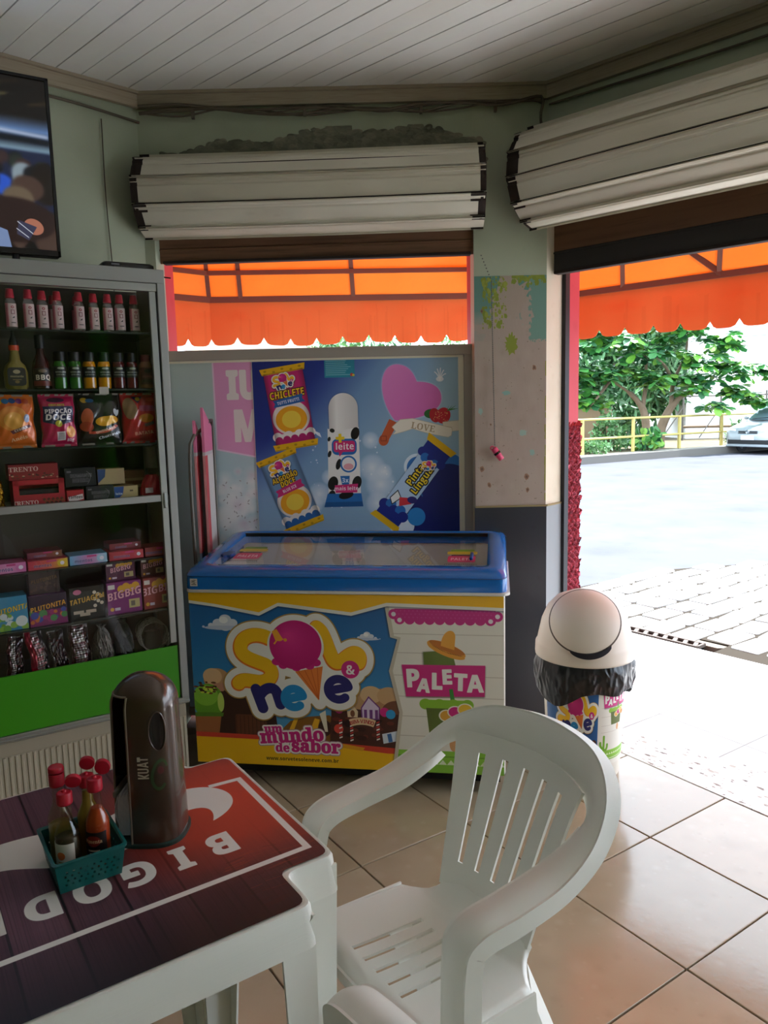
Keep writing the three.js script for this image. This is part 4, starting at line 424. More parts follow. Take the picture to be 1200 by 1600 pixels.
// ---------------------------------------------------------------- poster board in the window behind the freezer
const wrapMini = (x, w, h, base, deep, title, sub, subCol) => { // one wrapped ice lolly, drawn upright around 0,0
  x.save(); x.shadowColor = 'rgba(10,10,40,.5)'; x.shadowBlur = 14; x.fillStyle = base; rr(x, -w / 2, -h / 2, w, h, 6); x.fill(); x.restore(); const g = x.createLinearGradient(-w / 2, 0, w / 2, 0); g.addColorStop(0, 'rgba(0,0,0,.35)'); g.addColorStop(.12, 'rgba(0,0,0,0)'); g.addColorStop(.85, 'rgba(0,0,0,0)'); g.addColorStop(1, 'rgba(0,0,0,.3)');
  disc(x, 0, h * .14, w * .47, '#efe3da', h * .22); disc(x, 0, h * .16, w * .4, '#f3a71f', h * .17); disc(x, 0, h * .16, w * .24, '#f9d44a', h * .11); for (let i = 0; i < 7; i++) disc(x, -w * .42 + i * w * .14, h * .36 + (i % 2) * 10, w * .13, '#f1e6e0', 22); x.fillStyle = deep; x.fillRect(-w / 2, h * .4, w, h * .1); for (let i = 0; i < 5; i++) disc(x, -w * .4 + i * w * .2, h * .41, w * .1, deep);
  for (const [a, b] of [[-.48, 1], [.5, -1]]) { x.fillStyle = '#e9b416'; x.beginPath(); x.moveTo(-w * .58, h * a - 16); x.lineTo(w * .58, h * a - 16); x.lineTo(w * .54, h * a + 14); x.lineTo(-w * .54, h * a + 14); x.fill(); for (let i = 0; i < 5; i++) disc(x, -w * .45 + i * w * .22, h * a - 4 + (i % 2) * 8, 7, '#b98a10', 5); x.fillStyle = 'rgba(120,80,0,.35)'; x.fillRect(-w * .54, h * a + 8, w * 1.08, 5); }
  x.fillStyle = g; x.fillRect(-w / 2, -h / 2 + 14, w, h - 28); x.save(); x.translate(-w * .04, -h * .33); x.scale(.19, .19); x.translate(-430, -300); logo(x); x.restore();
  text(x, title[0], 0, -h * (title[1] ? .2 : .17), title[1] ? 34 : 46, '#fbd02c', { st: [['#4a2a18', 9]], skx: -.06, sx: .8 }); if (title[1]) text(x, title[1], 4, -h * .12, 36, '#fbd02c', { st: [['#4a2a18', 9]], skx: -.06, sx: .8 }); x.save(); x.translate(0, -h * (title[1] ? .035 : .075)); x.rotate(-.06); poly(x, [[-w * .38, -16], [w * .4, -20], [w * .36, 0], [w * .42, 18], [-w * .4, 16], [-w * .34, 0]], subCol); text(x, sub, 0, 0, 20, '#efe6f2', { sx: .85 }); x.restore(); };
const BW = 1000, BH = 950, bpx = 1.7;
const posterTex = ctex(Math.round(BW * bpx), Math.round(BH * bpx), (x) => { x.scale(bpx, bpx); const R = rng(301);
  let g = x.createLinearGradient(-20, 0, 620, 520); g.addColorStop(0, '#1b2575'); g.addColorStop(.36, '#26388c'); g.addColorStop(.62, '#7598c2'); g.addColorStop(1, '#a0bdd0'); x.fillStyle = g; x.fillRect(0, 0, BW, BH); g = x.createLinearGradient(0, 380, 0, 950); g.addColorStop(0, 'rgba(128,172,212,0)'); g.addColorStop(.5, 'rgba(140,172,204,.9)'); g.addColorStop(1, 'rgba(160,192,214,1)'); x.fillStyle = g; x.fillRect(0, 380, BW, 600);
  for (const [a, b, r] of [[560, 520, 70], [600, 600, 80], [580, 690, 60], [555, 390, 44], [300, 640, 60], [270, 690, 50], [350, 560, 40], [620, 540, 40]]) { const q = x.createRadialGradient(a, b, 5, a, b, r); q.addColorStop(0, 'rgba(235,238,244,.85)'); q.addColorStop(.7, 'rgba(225,232,242,.45)'); q.addColorStop(1, 'rgba(225,232,242,0)'); x.fillStyle = q; x.beginPath(); x.arc(a, b, r, 0, 7); x.fill(); } for (let i = 0; i < 40; i++) disc(x, lerp(230, 660, R()), lerp(340, 740, R()), 1 + R() * 5, 'rgba(240,242,248,.7)'); poly(x, [[268, 330], [312, 350], [320, 372], [300, 360]], '#e8ecf4');
  x.save(); x.translate(170, 225); x.rotate(-.145); wrapMini(x, 190, 365, '#d02a74', '#b51f68', ['CHICLETE'], 'TUTTI FRUTTI', '#2a62a8'); x.restore();
  x.save(); x.translate(160, 622); x.rotate(-.36); wrapMini(x, 180, 355, '#6f93bd', '#2d66a6', ['ALGODÃO', 'DOCE'], 'BLUE ICE', '#d02a74'); x.restore();
  // milk lolly
  x.save(); x.shadowColor = 'rgba(20,20,50,.5)'; x.shadowBlur = 14; rr(x, 358, 166, 140, 330, 70); x.fillStyle = '#efe9e2'; x.fill(); x.restore(); const q = x.createLinearGradient(350, 0, 500, 0); q.addColorStop(0, '#c9c2be'); q.addColorStop(.3, '#f7f3ee'); q.addColorStop(1, '#d3ccc8'); x.fillStyle = q; rr(x, 358, 166, 140, 300, 70); x.fill(); poly(x, [[350, 330], [380, 342], [430, 338], [500, 326], [502, 640], [345, 640]], '#f0ece8'); for (const [a, b, r, s] of [[482, 356, 20, 1.5], [372, 340, 12, .8], [398, 500, 12, 2.2], [368, 590, 24, 1.4], [484, 590, 22, 1.5], [360, 650, 18, 1.5], [356, 450, 8, 2], [440, 668, 34, .6], [356, 380, 7, 1.6]]) disc(x, a, b, r, '#1a1719', r * s, .3);
  poly(x, [[340, 640], [504, 640], [512, 702], [322, 702]], '#1f6cb6'); poly(x, [[330, 680], [508, 680], [512, 704], [322, 704]], '#17538f'); disc(x, 430, 648, 36, '#1a1719', 18, -.2); rr(x, 368, 380, 120, 76, 26); x.fillStyle = '#1f6cb6'; x.fill(); rr(x, 376, 390, 104, 52, 12); x.fillStyle = '#d72a74'; x.fill(); poly(x, [[398, 430], [430, 430], [404, 464]], '#d72a74'); text(x, 'leite', 430, 416, 42, '#f6f0ee', { w: '' }); x.fillStyle = '#f2cf22'; x.fillRect(402, 356, 14, 42); x.fillRect(388, 370, 42, 14); disc(x, 446, 500, 40, '#1f6cb6', 40); disc(x, 446, 500, 32, '#f4efec', 32); disc(x, 446, 512, 24, '#e9a5b0', 15); poly(x, [[404, 556], [450, 556], [446, 598], [412, 598]], '#1f6cb6'); text(x, '3x', 428, 577, 30, '#dfe8f4'); poly(x, [[376, 600], [490, 594], [484, 636], [380, 636]], '#d72a74'); text(x, 'mais leite', 432, 616, 25, '#f4e3ea');
  // notice label
  g = x.createLinearGradient(0, 0, 0, 96); g.addColorStop(0, '#2a7f97'); g.addColorStop(1, '#2f93a6'); x.fillStyle = g; x.fillRect(344, 0, 144, 94); x.fillStyle = 'rgba(190,225,232,.75)'; for (let i = 0; i < 9; i++) x.fillRect(350, 8 + i * 9, 90 + R() * 42, 2.6); disc(x, 474, 82, 8, '#c9483c'); disc(x, 482, 84, 6, '#e7c94a');
  // heart lolly, banner, strawberries
  const heart = (f) => { x.beginPath(); x.moveTo(676, 300); x.bezierCurveTo(600, 210, 590, 40, 690, 40); x.bezierCurveTo(752, 44, 772, 90, 784, 122); x.bezierCurveTo(830, 122, 905, 135, 900, 206); x.bezierCurveTo(894, 262, 800, 300, 676, 300); x.fillStyle = f; x.fill(); }; x.save(); x.shadowColor = 'rgba(250,220,245,.9)'; x.shadowBlur = 16; heart('#e07ac0'); x.restore(); const hg = x.createLinearGradient(620, 60, 880, 280); hg.addColorStop(0, '#e889c8'); hg.addColorStop(1, '#d86ab2'); heart(hg);
  poly(x, [[648, 292], [690, 312], [640, 396], [598, 388]], '#c65a34'); disc(x, 620, 390, 24, '#c65a34', 28, .4); x.strokeStyle = '#9c3f24'; x.lineWidth = 4; x.strokeRect(606, 372, 26, 22); disc(x, 850, 272, 34, '#2f6b34', 22); disc(x, 868, 280, 26, '#b81f2d', 34, -.3); disc(x, 908, 282, 34, '#c92434', 38, .4); for (let i = 0; i < 9; i++) poly(x, [[930 + i * 3, 252], [936 + i * 6, 234 + (i % 3) * 8], [924, 262]], '#3f7d34'); for (let i = 0; i < 36; i++) disc(x, 862 + R() * 68, 262 + R() * 44, 1.6, '#f0c27a');
  const bn = '#efe4d2'; poly(x, [[660, 330], [700, 296], [760, 292], [860, 318], [930, 336], [952, 340], [946, 376], [930, 384], [840, 366], [760, 340], [720, 352], [662, 366], [678, 350]], bn, '#c9b596', 2); poly(x, [[905, 312], [1000, 305], [1000, 352], [950, 356], [948, 338], [906, 330]], '#e6d8c2', '#c9b596', 2); text(x, 'LOVE', 810, 334, 42, '#b39a76', { f: 'serif', w: '', rot: .2 }); x.strokeStyle = 'rgba(245,240,240,.85)'; x.lineWidth = 5; for (const [a, b] of [[-26, -34], [-12, -48], [4, -52], [20, -42], [30, -24]]) { x.beginPath(); x.moveTo(894, 120); x.quadraticCurveTo(894 + a * .3, 96 + b * .2, 894 + a, 112 + b); x.stroke(); } disc(x, 894, 112, 18, 'rgba(245,240,240,.85)', 12);
  // blue bubbles and dark wedge
  poly(x, [[1000, 500], [880, 520], [760, 660], [640, 860], [620, 950], [1000, 950]], '#1a1f6b'); disc(x, 900, 580, 130, '#2a72c0'); disc(x, 930, 640, 130, '#1a1f6b'); disc(x, 776, 520, 62, '#dfe9f4'); disc(x, 780, 524, 52, '#2a72c0'); disc(x, 950, 556, 18, '#1a1f6b'); disc(x, 700, 800, 60, '#dfe9f4'); disc(x, 770, 760, 44, '#2f86cc');
  x.save(); x.translate(757, 600); x.rotate(.66); x.save(); x.shadowColor = 'rgba(10,10,40,.6)'; x.shadowBlur = 14; x.fillStyle = '#b9d1ea'; x.fillRect(-62, -215, 124, 430); x.restore(); x.fillStyle = '#1e2a86'; x.fillRect(-66, -215, 132, 70); for (let i = 0; i < 5; i++) { disc(x, -56 + i * 28, -150 + (i % 2) * 16, 22, i % 2 ? '#2a72c0' : '#1e2a86'); disc(x, -56 + i * 28, 160 - (i % 2) * 18, 26, i % 2 ? '#2a72c0' : '#1e2a86'); } x.fillStyle = '#1e2a86'; x.fillRect(-66, 160, 132, 70); x.fillStyle = '#edba18'; poly(x, [[-84, -240], [84, -240], [72, -208], [-72, -208]], '#edba18'); poly(x, [[-72, 210], [72, 210], [84, 240], [-84, 240]], '#edba18'); x.save(); x.rotate(-PI / 2); text(x, 'Pinta', 40, -16, 46, '#f7d62b', { st: [['#1a1420', 12]] }); text(x, 'Língua', 36, 26, 46, '#f7d62b', { st: [['#1a1420', 12]] }); x.restore(); x.save(); x.translate(10, -112); x.rotate(-.6); x.scale(.12, .12); x.translate(-430, -300); logo(x); x.restore(); poly(x, [[-40, 70], [-6, 90], [-24, 140], [-50, 120]], '#f2efec', '#1a1420', 4); poly(x, [[-14, 92], [36, 60], [52, 84], [10, 128]], '#d7303c'); disc(x, 44, 66, 24, '#2a2470', 17, -.5); x.restore(); });
const panelTex = ctex(768, 2048, (x, w, h) => { // left panel: 0.41 m x 1.09 m
  const k = 768 / 412; x.scale(k, k); const R = rng(311); const g = x.createLinearGradient(0, 0, 0, 1000); g.addColorStop(0, '#b9c4bc'); g.addColorStop(.5, '#b7cdd2'); g.addColorStop(1, '#c5d6da'); x.fillStyle = g; x.fillRect(0, 0, 412, 1100); const a = 64; poly(x, [[138 + a, 4], [412, 4], [412, 466], [398, 462], [140 + a, 420]], '#e79fc8', '#f0cfe2', 8); text(x, 'IU', 262, 120, 176, '#efe3dd', { sx: .8, fat: 14, al: 'left' }); text(x, 'M', 280, 312, 200, '#efe3dd', { sx: .8, fat: 12, al: 'left' }); x.save(); x.translate(315, 60); x.restore();
  blotches(x, 412, 1100, R, 0, 1, 2, ['1,1,1'], 0); const pts = []; for (let i = 0; i < 60; i++) { const t = R(), px = lerp(200, 410, R()), py = lerp(520, 930, R()); pts.push([px, py, 20 + R() * 46, t]); } for (const [px, py, r, t] of pts) { const q = x.createRadialGradient(px, py, 2, px, py, r); q.addColorStop(0, t < .25 ? 'rgba(216,196,206,.7)' : 'rgba(240,236,234,.75)'); q.addColorStop(1, 'rgba(240,236,234,0)'); x.fillStyle = q; x.beginPath(); x.arc(px, py, r, 0, 7); x.fill(); } for (let i = 0; i < 40; i++) { x.save(); x.translate(lerp(210, 400, R()), lerp(560, 900, R())); x.rotate(R() * 3); x.fillStyle = 'rgba(150,140,136,.8)'; x.fillRect(-4, -2, 8 + R() * 5, 4); x.restore(); } });
{ const t = thing('poster_board', 'framed board with ice-lolly posters standing in the window behind the freezer', 'poster board', [-.25, 0, -3.62]); const fr = mat('#aaa094', .45, { metalness: .2 });
  part('frame', [span(-.762, .677, 1.742, 1.79, -.02, .02, .004), span(.637, .677, 0, 1.744, -.02, .02, .004), span(-.77, -.735, 0, 1.744, -.02, .02, .004), span(-.74, .64, .02, .06, -.02, .02, .004)], fr, t);
  part('backing', span(-.74, .64, .06, 1.742, -.012, -.004), mat('#d8d4c8', .7), t); part('inner_edge', [span(-.738, .635, 1.732, 1.743, -.004, .012), span(.612, .637, .06, 1.735, -.004, .01)], mat('#e8dfc6', .6), t);
  part('side_panel', sheet(.412, 1.09, -.53, 1.745 - .545, .002), printMat(panelTex, .5), t); part('lower_panel', span(-.736, .612, .06, .70, -.003, .001), mat('#b9cdd4', .5), t);
  part('poster', [sheet(BW / 1000 - .02, BH / 1000, .14, 1.745 - BH / 2000, .0065)], printMat(posterTex, .4), t); part('poster_backing', span(-.352, .622, .79, 1.744, 0, .006), mat('#e9e6dc', .6), t); }
// folded A-board squeezed in beside the freezer
{ const t = thing('folded_sign', 'folded pavement sign with pink top wedged between cabinet and freezer', 'sign', [-.812, 0, -3.435], rad(4.5)); const tubeM = mat('#6d6860', .4, { metalness: .5 });
  const pt = ctex(512, 1024, (x, w, h) => { x.fillStyle = '#dcd6d0'; x.fillRect(0, 0, w, h); x.fillStyle = '#e07ba0'; x.fillRect(0, 0, w, h * .13); x.fillStyle = '#c9c2c0'; x.fillRect(0, h * .13, w, 10); x.fillStyle = '#cf4a50'; x.fillRect(w * .72, h * .14, w * .3, h * .3); x.fillStyle = '#2e4f86'; x.fillRect(w * .7, h * .42, w * .3, h * .14); x.fillStyle = '#d9803a'; x.fillRect(w * .7, h * .56, w * .3, h * .3); });
  const pan = (xo, z0, z1, yf, yb) => { const s = [[z0, .04], [z1, .04], [z1, yb], [z0, yf]]; const g = extrude(s.map(([z, y]) => [z, y]), .012, .001).rotateY(-PI / 2).translate(xo, 0, 0); const uv = g.attributes.uv, p = g.attributes.position; for (let i = 0; i < uv.count; i++) uv.setXY(i, (p.getZ(i) - z0) / (z1 - z0), p.getY(i) / 1.53); return g; };
  part('panel', pan(.03, -.13, .11, 1.44, 1.525), printMat(pt, .5), t); part('panel', pan(-.005, -.12, .12, 1.35, 1.47), printMat(pt, .5), t);
  part('frame', [tube([[-.03, .0, .15], [-.03, .7, .15], [-.028, 1.34, .15], [-.02, 1.39, .145], [.01, 1.43, .03], [.03, 1.47, -.1], [.03, 1.46, -.14], [.03, .8, -.14], [.03, 0, -.14]], .008, 60, 8), bar([-.03, .3, .15], [.03, .3, -.14], .006)], tubeM, t); }
// ---------------------------------------------------------------- swing-lid bin
{ const t = thing('swing_bin', 'cream swing-lid bin with black bag and ice-cream print by the pillar', 'trash bin', [.805, 0, -3.005], rad(-6)); const shellM = mat('#eadccb', .38);
  part('body', lathe([[0, 0], [.135, 0], [.142, .006], [.15, .1], [.168, .46], [.172, .47], [.166, .47], [.164, .46], [.146, .1], [0, .012]], 48), mat('#e9e2d4', .4), t);
  const canTex = ctex(1024, 768, (x) => { x.fillStyle = '#efe9dd'; x.fillRect(0, 0, 1024, 768); x.save(); x.beginPath(); x.rect(0, 0, 545, 768); x.clip(); x.fillStyle = '#1f5f9e'; x.fillRect(0, 0, 545, 768); const R = rng(8); for (let i = 0; i < 60; i++) disc(x, R() * 545, 560 + R() * 160, 10 + R() * 26, ['#4a241c', '#6a2c24', '#e9dfc8', '#c4986a', '#d43a5a'][i % 5]); x.fillStyle = '#efe9dd'; x.fillRect(0, 640, 545, 130); x.save(); x.translate(150, 118); x.scale(.66, .9); x.translate(-140, -60); logo(x); x.restore(); x.restore();
    x.save(); x.translate(560, 20); x.scale(1.0, 1.05); x.save(); x.scale(.9, .9); x.translate(-820, -130); x.beginPath(); x.rect(840, 140, 420, 640); x.clip(); paletaBoard(x); x.restore(); x.restore(); x.strokeStyle = '#79b52e'; x.lineWidth = 22; x.lineCap = 'round'; x.beginPath(); x.moveTo(610, 700); x.lineTo(610, 520); x.moveTo(610, 620); x.quadraticCurveTo(575, 620, 575, 570); x.moveTo(610, 640); x.quadraticCurveTo(650, 640, 648, 590); x.stroke(); x.fillStyle = '#8bc53f'; x.fillRect(600, 640, 424, 70); for (let i = 0; i < 14; i++) poly(x, [[610 + i * 30, 680], [638 + i * 30, 680], [624 + i * 30, 662]], '#e4efc8'); x.fillStyle = '#8bc53f'; x.fillRect(600, 715, 424, 10); });
  const g = shell(steps(0, 1, 48), steps(0, 1, 10), (u, v) => { const a = rad(lerp(-74, 86, u)), y = lerp(.075, .455, v), r = lerp(.1465, .1675, (y - .06) / .4) + .0016; return [r * Math.sin(a), y, r * Math.cos(a)]; }, .0004); part('print', g, printMat(canTex, .4), t);
  const R = rng(33); const bag = shell(steps(0, 1, 240), steps(0, 1, 20), (u, v) => { const a = u * 2 * PI, low = .355 + .03 * Math.sin(a * 2 + .6) + .014 * Math.sin(a * 5 + 2); const y = lerp(.52, low, v), q = [Math.sin(a) * 3.2, v * 1.6, Math.cos(a) * 3.2], cr = 1 - Math.abs(NOI.noise(...q)) * 2.2, c2 = 1 - Math.abs(NOI.noise(q[0] * 2.7 + 5, q[1] * 2.2, q[2] * 2.7)) * 2.2, puff = Math.sin(v * PI * .85) * .018 + (.007 * cr + .003 * c2) * Math.min(1, v * 3), r = lerp(.182, .171, v) + puff; return [r * Math.sin(a), y, r * Math.cos(a)]; }, .001);
  part('bin_bag', bag, new THREE.MeshPhysicalMaterial({ color: '#17171b', roughness: .3, side: THREE.DoubleSide }), t);
  part('lid', lathe([[.19, .492], [.197, .494], [.198, .502], [.196, .542], [.19, .55], [.185, .575], [.172, .635], [.148, .69], [.112, .728], [.06, .75], [0, .757]], 56), shellM, t);
  const ax = new V3(-.14, .62, .8).normalize(), qx = new THREE.Quaternion().setFromUnitVectors(new V3(0, 1, 0), ax), cen = new V3(0, .575, .012), cap = (r, a0, a1, n = 20) => lathe(steps(a0, a1, n).map((a) => [r * Math.sin(a), r * Math.cos(a)]), 56).applyQuaternion(qx).translate(cen.x, cen.y, cen.z);
  const flap = part('swing_flap', cap(.197, .001, .74), shellM, t); part('flap_rim', cap(.1966, .735, .775, 3), mat('#5a4a3c', .7), t);
  const slot = shell(steps(-1, 1, 24), steps(0, 1, 4), (u, v) => { const el = .70 + .012, a = PI / 2 + u * .62, th = lerp(.745, .745 + .12 * Math.sqrt(Math.max(0, 1 - u * u)), v), r = .2005, p = new V3(r * Math.sin(th) * Math.cos(a + 0), r * Math.cos(th), r * Math.sin(th) * Math.sin(a)).applyQuaternion(qx).add(cen); return [p.x + .004, p.y, p.z]; }, .001); part('lid_opening', slot, mat('#141422', .7), t); }
// ---------------------------------------------------------------- plastic table (local x along its edge to the right, z towards the viewer)
const TA = rad(34), TC = [-.523, -1.284], tw = (x, y, z) => [TC[0] + .829 * x + .559 * z, y, TC[1] - .559 * x + .829 * z];
const TT = .712;
{ const t = thing('plastic_table', 'white plastic table with dark wood-look printed top and moustache logo', 'table', [TC[0], 0, TC[1]], TA), h = .345, n = .1, r = .02;
  const outline = (o, rr0) => { const H = h - o, N = n, pts = []; const corner = (sx, sz) => { const c = [[H, H - N], [H - N, H - N], [H - N, H]]; return c.map(([a, b]) => [a * sx, b * sz]); }; const raw = []; raw.push(...corner(1, 1)); raw.push(...corner(-1, 1).reverse()); raw.push(...corner(-1, -1)); raw.push(...corner(1, -1).reverse());
    for (let i = 0; i < raw.length; i++) { const p = raw[i], a = raw[(i + raw.length - 1) % raw.length], b = raw[(i + 1) % raw.length], u = [a[0] - p[0], a[1] - p[1]], v = [b[0] - p[0], b[1] - p[1]], lu = Math.hypot(...u), lv = Math.hypot(...v), q = Math.min(rr0, lu / 2.2, lv / 2.2); for (let k = 0; k <= 4; k++) { const s = k / 4, A = [p[0] + u[0] / lu * q * (1 - s), p[1] + u[1] / lu * q * (1 - s)], B = [p[0] + v[0] / lv * q * s, p[1] + v[1] / lv * q * s]; pts.push([lerp(A[0], B[0], s), lerp(A[1], B[1], s)]); } } return pts; };
  const lay = (o, y, rr0 = .022) => outline(o, rr0).map((p) => [p[0], y, p[1]]).reverse();
  part('tabletop', extrude(outline(.004, .022), .008, .002).rotateX(PI / 2).translate(0, TT - .002, 0), whitePlastic, t);
  part('apron', loft([lay(.006, TT - .0015), lay(.0025, TT - .002), lay(0, TT - .007), lay(-.002, TT - .03), lay(-.005, TT - .072), lay(-.001, TT - .072), lay(.004, TT - .03), lay(.006, TT - .008)], true, false, .5), whitePlastic, t);
  const PXT = 1024; const topTex = ctex(PXT, PXT, (x) => { const k = PXT / 690; x.scale(k, k); x.translate(345, 345); const R = rng(400); x.fillStyle = '#4c303a'; x.fillRect(-345, -345, 690, 690);
    for (let i = 0; i < 8; i++) { const x0 = -345 + i * 88 - 6, base = ['#644350', '#583944', '#6e4a56', '#5f3f4b', '#68444f', '#553642', '#6b4753', '#603f49'][i]; x.fillStyle = base; x.fillRect(x0, -345, 84, 690); for (let j = 0; j < 90; j++) { x.strokeStyle = `rgba(${[[24, 12, 16], [120, 78, 88], [90, 50, 62]][j % 3]},${.08 + R() * .16})`; x.lineWidth = .6 + R() * 2; const xx = x0 + R() * 84; x.beginPath(); x.moveTo(xx, -345); x.bezierCurveTo(xx + 6 - R() * 12, -100, xx + 6 - R() * 12, 100, xx + 4 - R() * 8, 345); x.stroke(); } x.fillStyle = '#150b0e'; x.fillRect(x0 + 84, -345, 5 + R() * 2, 690); }
    for (let i = 0; i < 26; i++) disc(x, -340 + R() * 680, -340 + R() * 680, 8 + R() * 40, 'rgba(130,90,100,.07)', 30 + R() * 60); 
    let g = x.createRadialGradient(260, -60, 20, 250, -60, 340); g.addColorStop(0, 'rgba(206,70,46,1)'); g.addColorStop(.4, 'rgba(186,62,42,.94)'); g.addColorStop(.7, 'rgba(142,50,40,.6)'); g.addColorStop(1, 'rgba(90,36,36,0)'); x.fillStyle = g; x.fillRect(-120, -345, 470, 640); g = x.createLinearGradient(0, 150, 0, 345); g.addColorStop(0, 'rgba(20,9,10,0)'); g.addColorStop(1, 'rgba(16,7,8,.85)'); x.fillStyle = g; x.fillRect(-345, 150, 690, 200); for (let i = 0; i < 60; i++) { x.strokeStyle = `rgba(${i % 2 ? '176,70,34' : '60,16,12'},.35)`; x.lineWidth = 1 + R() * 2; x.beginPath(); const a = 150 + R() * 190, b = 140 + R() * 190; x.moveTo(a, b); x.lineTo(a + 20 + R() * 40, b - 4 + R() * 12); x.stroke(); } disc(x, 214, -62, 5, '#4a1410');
    const W = '#ece9e2'; x.strokeStyle = W; x.lineWidth = 13; x.lineJoin = 'miter'; x.beginPath(); x.moveTo(250, -128); x.lineTo(316, -122); x.lineTo(312, 196); x.lineTo(-316, 196); x.lineTo(-312, -122); x.lineTo(-250, -128); x.stroke();
    x.fillStyle = W; for (const s of [1, -1]) { x.save(); x.scale(s, 1); x.beginPath(); x.moveTo(0, -100); x.bezierCurveTo(60, -160, 150, -155, 210, -146); x.bezierCurveTo(268, -132, 290, -70, 262, -30); x.bezierCurveTo(246, -8, 226, 2, 206, 8); x.bezierCurveTo(226, -28, 222, -60, 178, -60); x.bezierCurveTo(120, -56, 90, 6, 0, 14); x.fill(); x.restore(); } 
    x.save(); x.rotate(PI); [...'BIGODE'].forEach((c, i) => text(x, c, -190 + i * 77, -92, 96, W, { sx: .92, fat: 4 })); x.restore(); });
  const pg = new THREE.ShapeGeometry(new THREE.Shape(outline(.010, .02).map((p) => new THREE.Vector2(p[0], -p[1])))).rotateX(-PI / 2).translate(0, TT, 0); { const uv = pg.attributes.uv, p = pg.attributes.position; for (let i = 0; i < uv.count; i++) uv.setXY(i, p.getX(i) / .69 + .5, .5 - p.getZ(i) / .69); } part('printed_top', pg, printMat(topTex, .38), t);
  // legs: three walls folded round each corner notch
  const quad = (a, b, c, d, th) => { const A = new V3(...a), n2 = new V3(...b).sub(A).cross(new V3(...d).sub(A)).normalize().multiplyScalar(th), off = (p) => [p[0] + n2.x, p[1] + n2.y, p[2] + n2.z]; return loft([[a, b, c, d], [off(a), off(b), off(c), off(d)]], true, true, .3); };
  for (const [sx, sz] of [[1, 1], [-1, 1], [1, -1], [-1, -1]]) { const s = (x0, y, z0) => [x0 * sx, y, z0 * sz], b = h - n, th = .005 * sx * sz, y1 = TT - .02, y2 = TT - .071; const dx = .012;
    part('leg', [quad(s(b, y1, b), s(h, y1, b), s(h - .028, 0, b + .004), s(b + .012, 0, b + .004), th), quad(s(b, y1, h), s(b, y1, b), s(b + .012, 0, b + .004), s(b + .012, 0, h - .028), th),
      quad(s(h, y1, b), s(h + .004, y2, b - .062), s(h - .028, 0, b - .028), s(h - .028, 0, b + .004), th), quad(s(b - .062, y2, h + .004), s(b, y1, h), s(b + .012, 0, h - .028), s(b - .022, 0, h - .028), th)], whitePlastic, t); } }
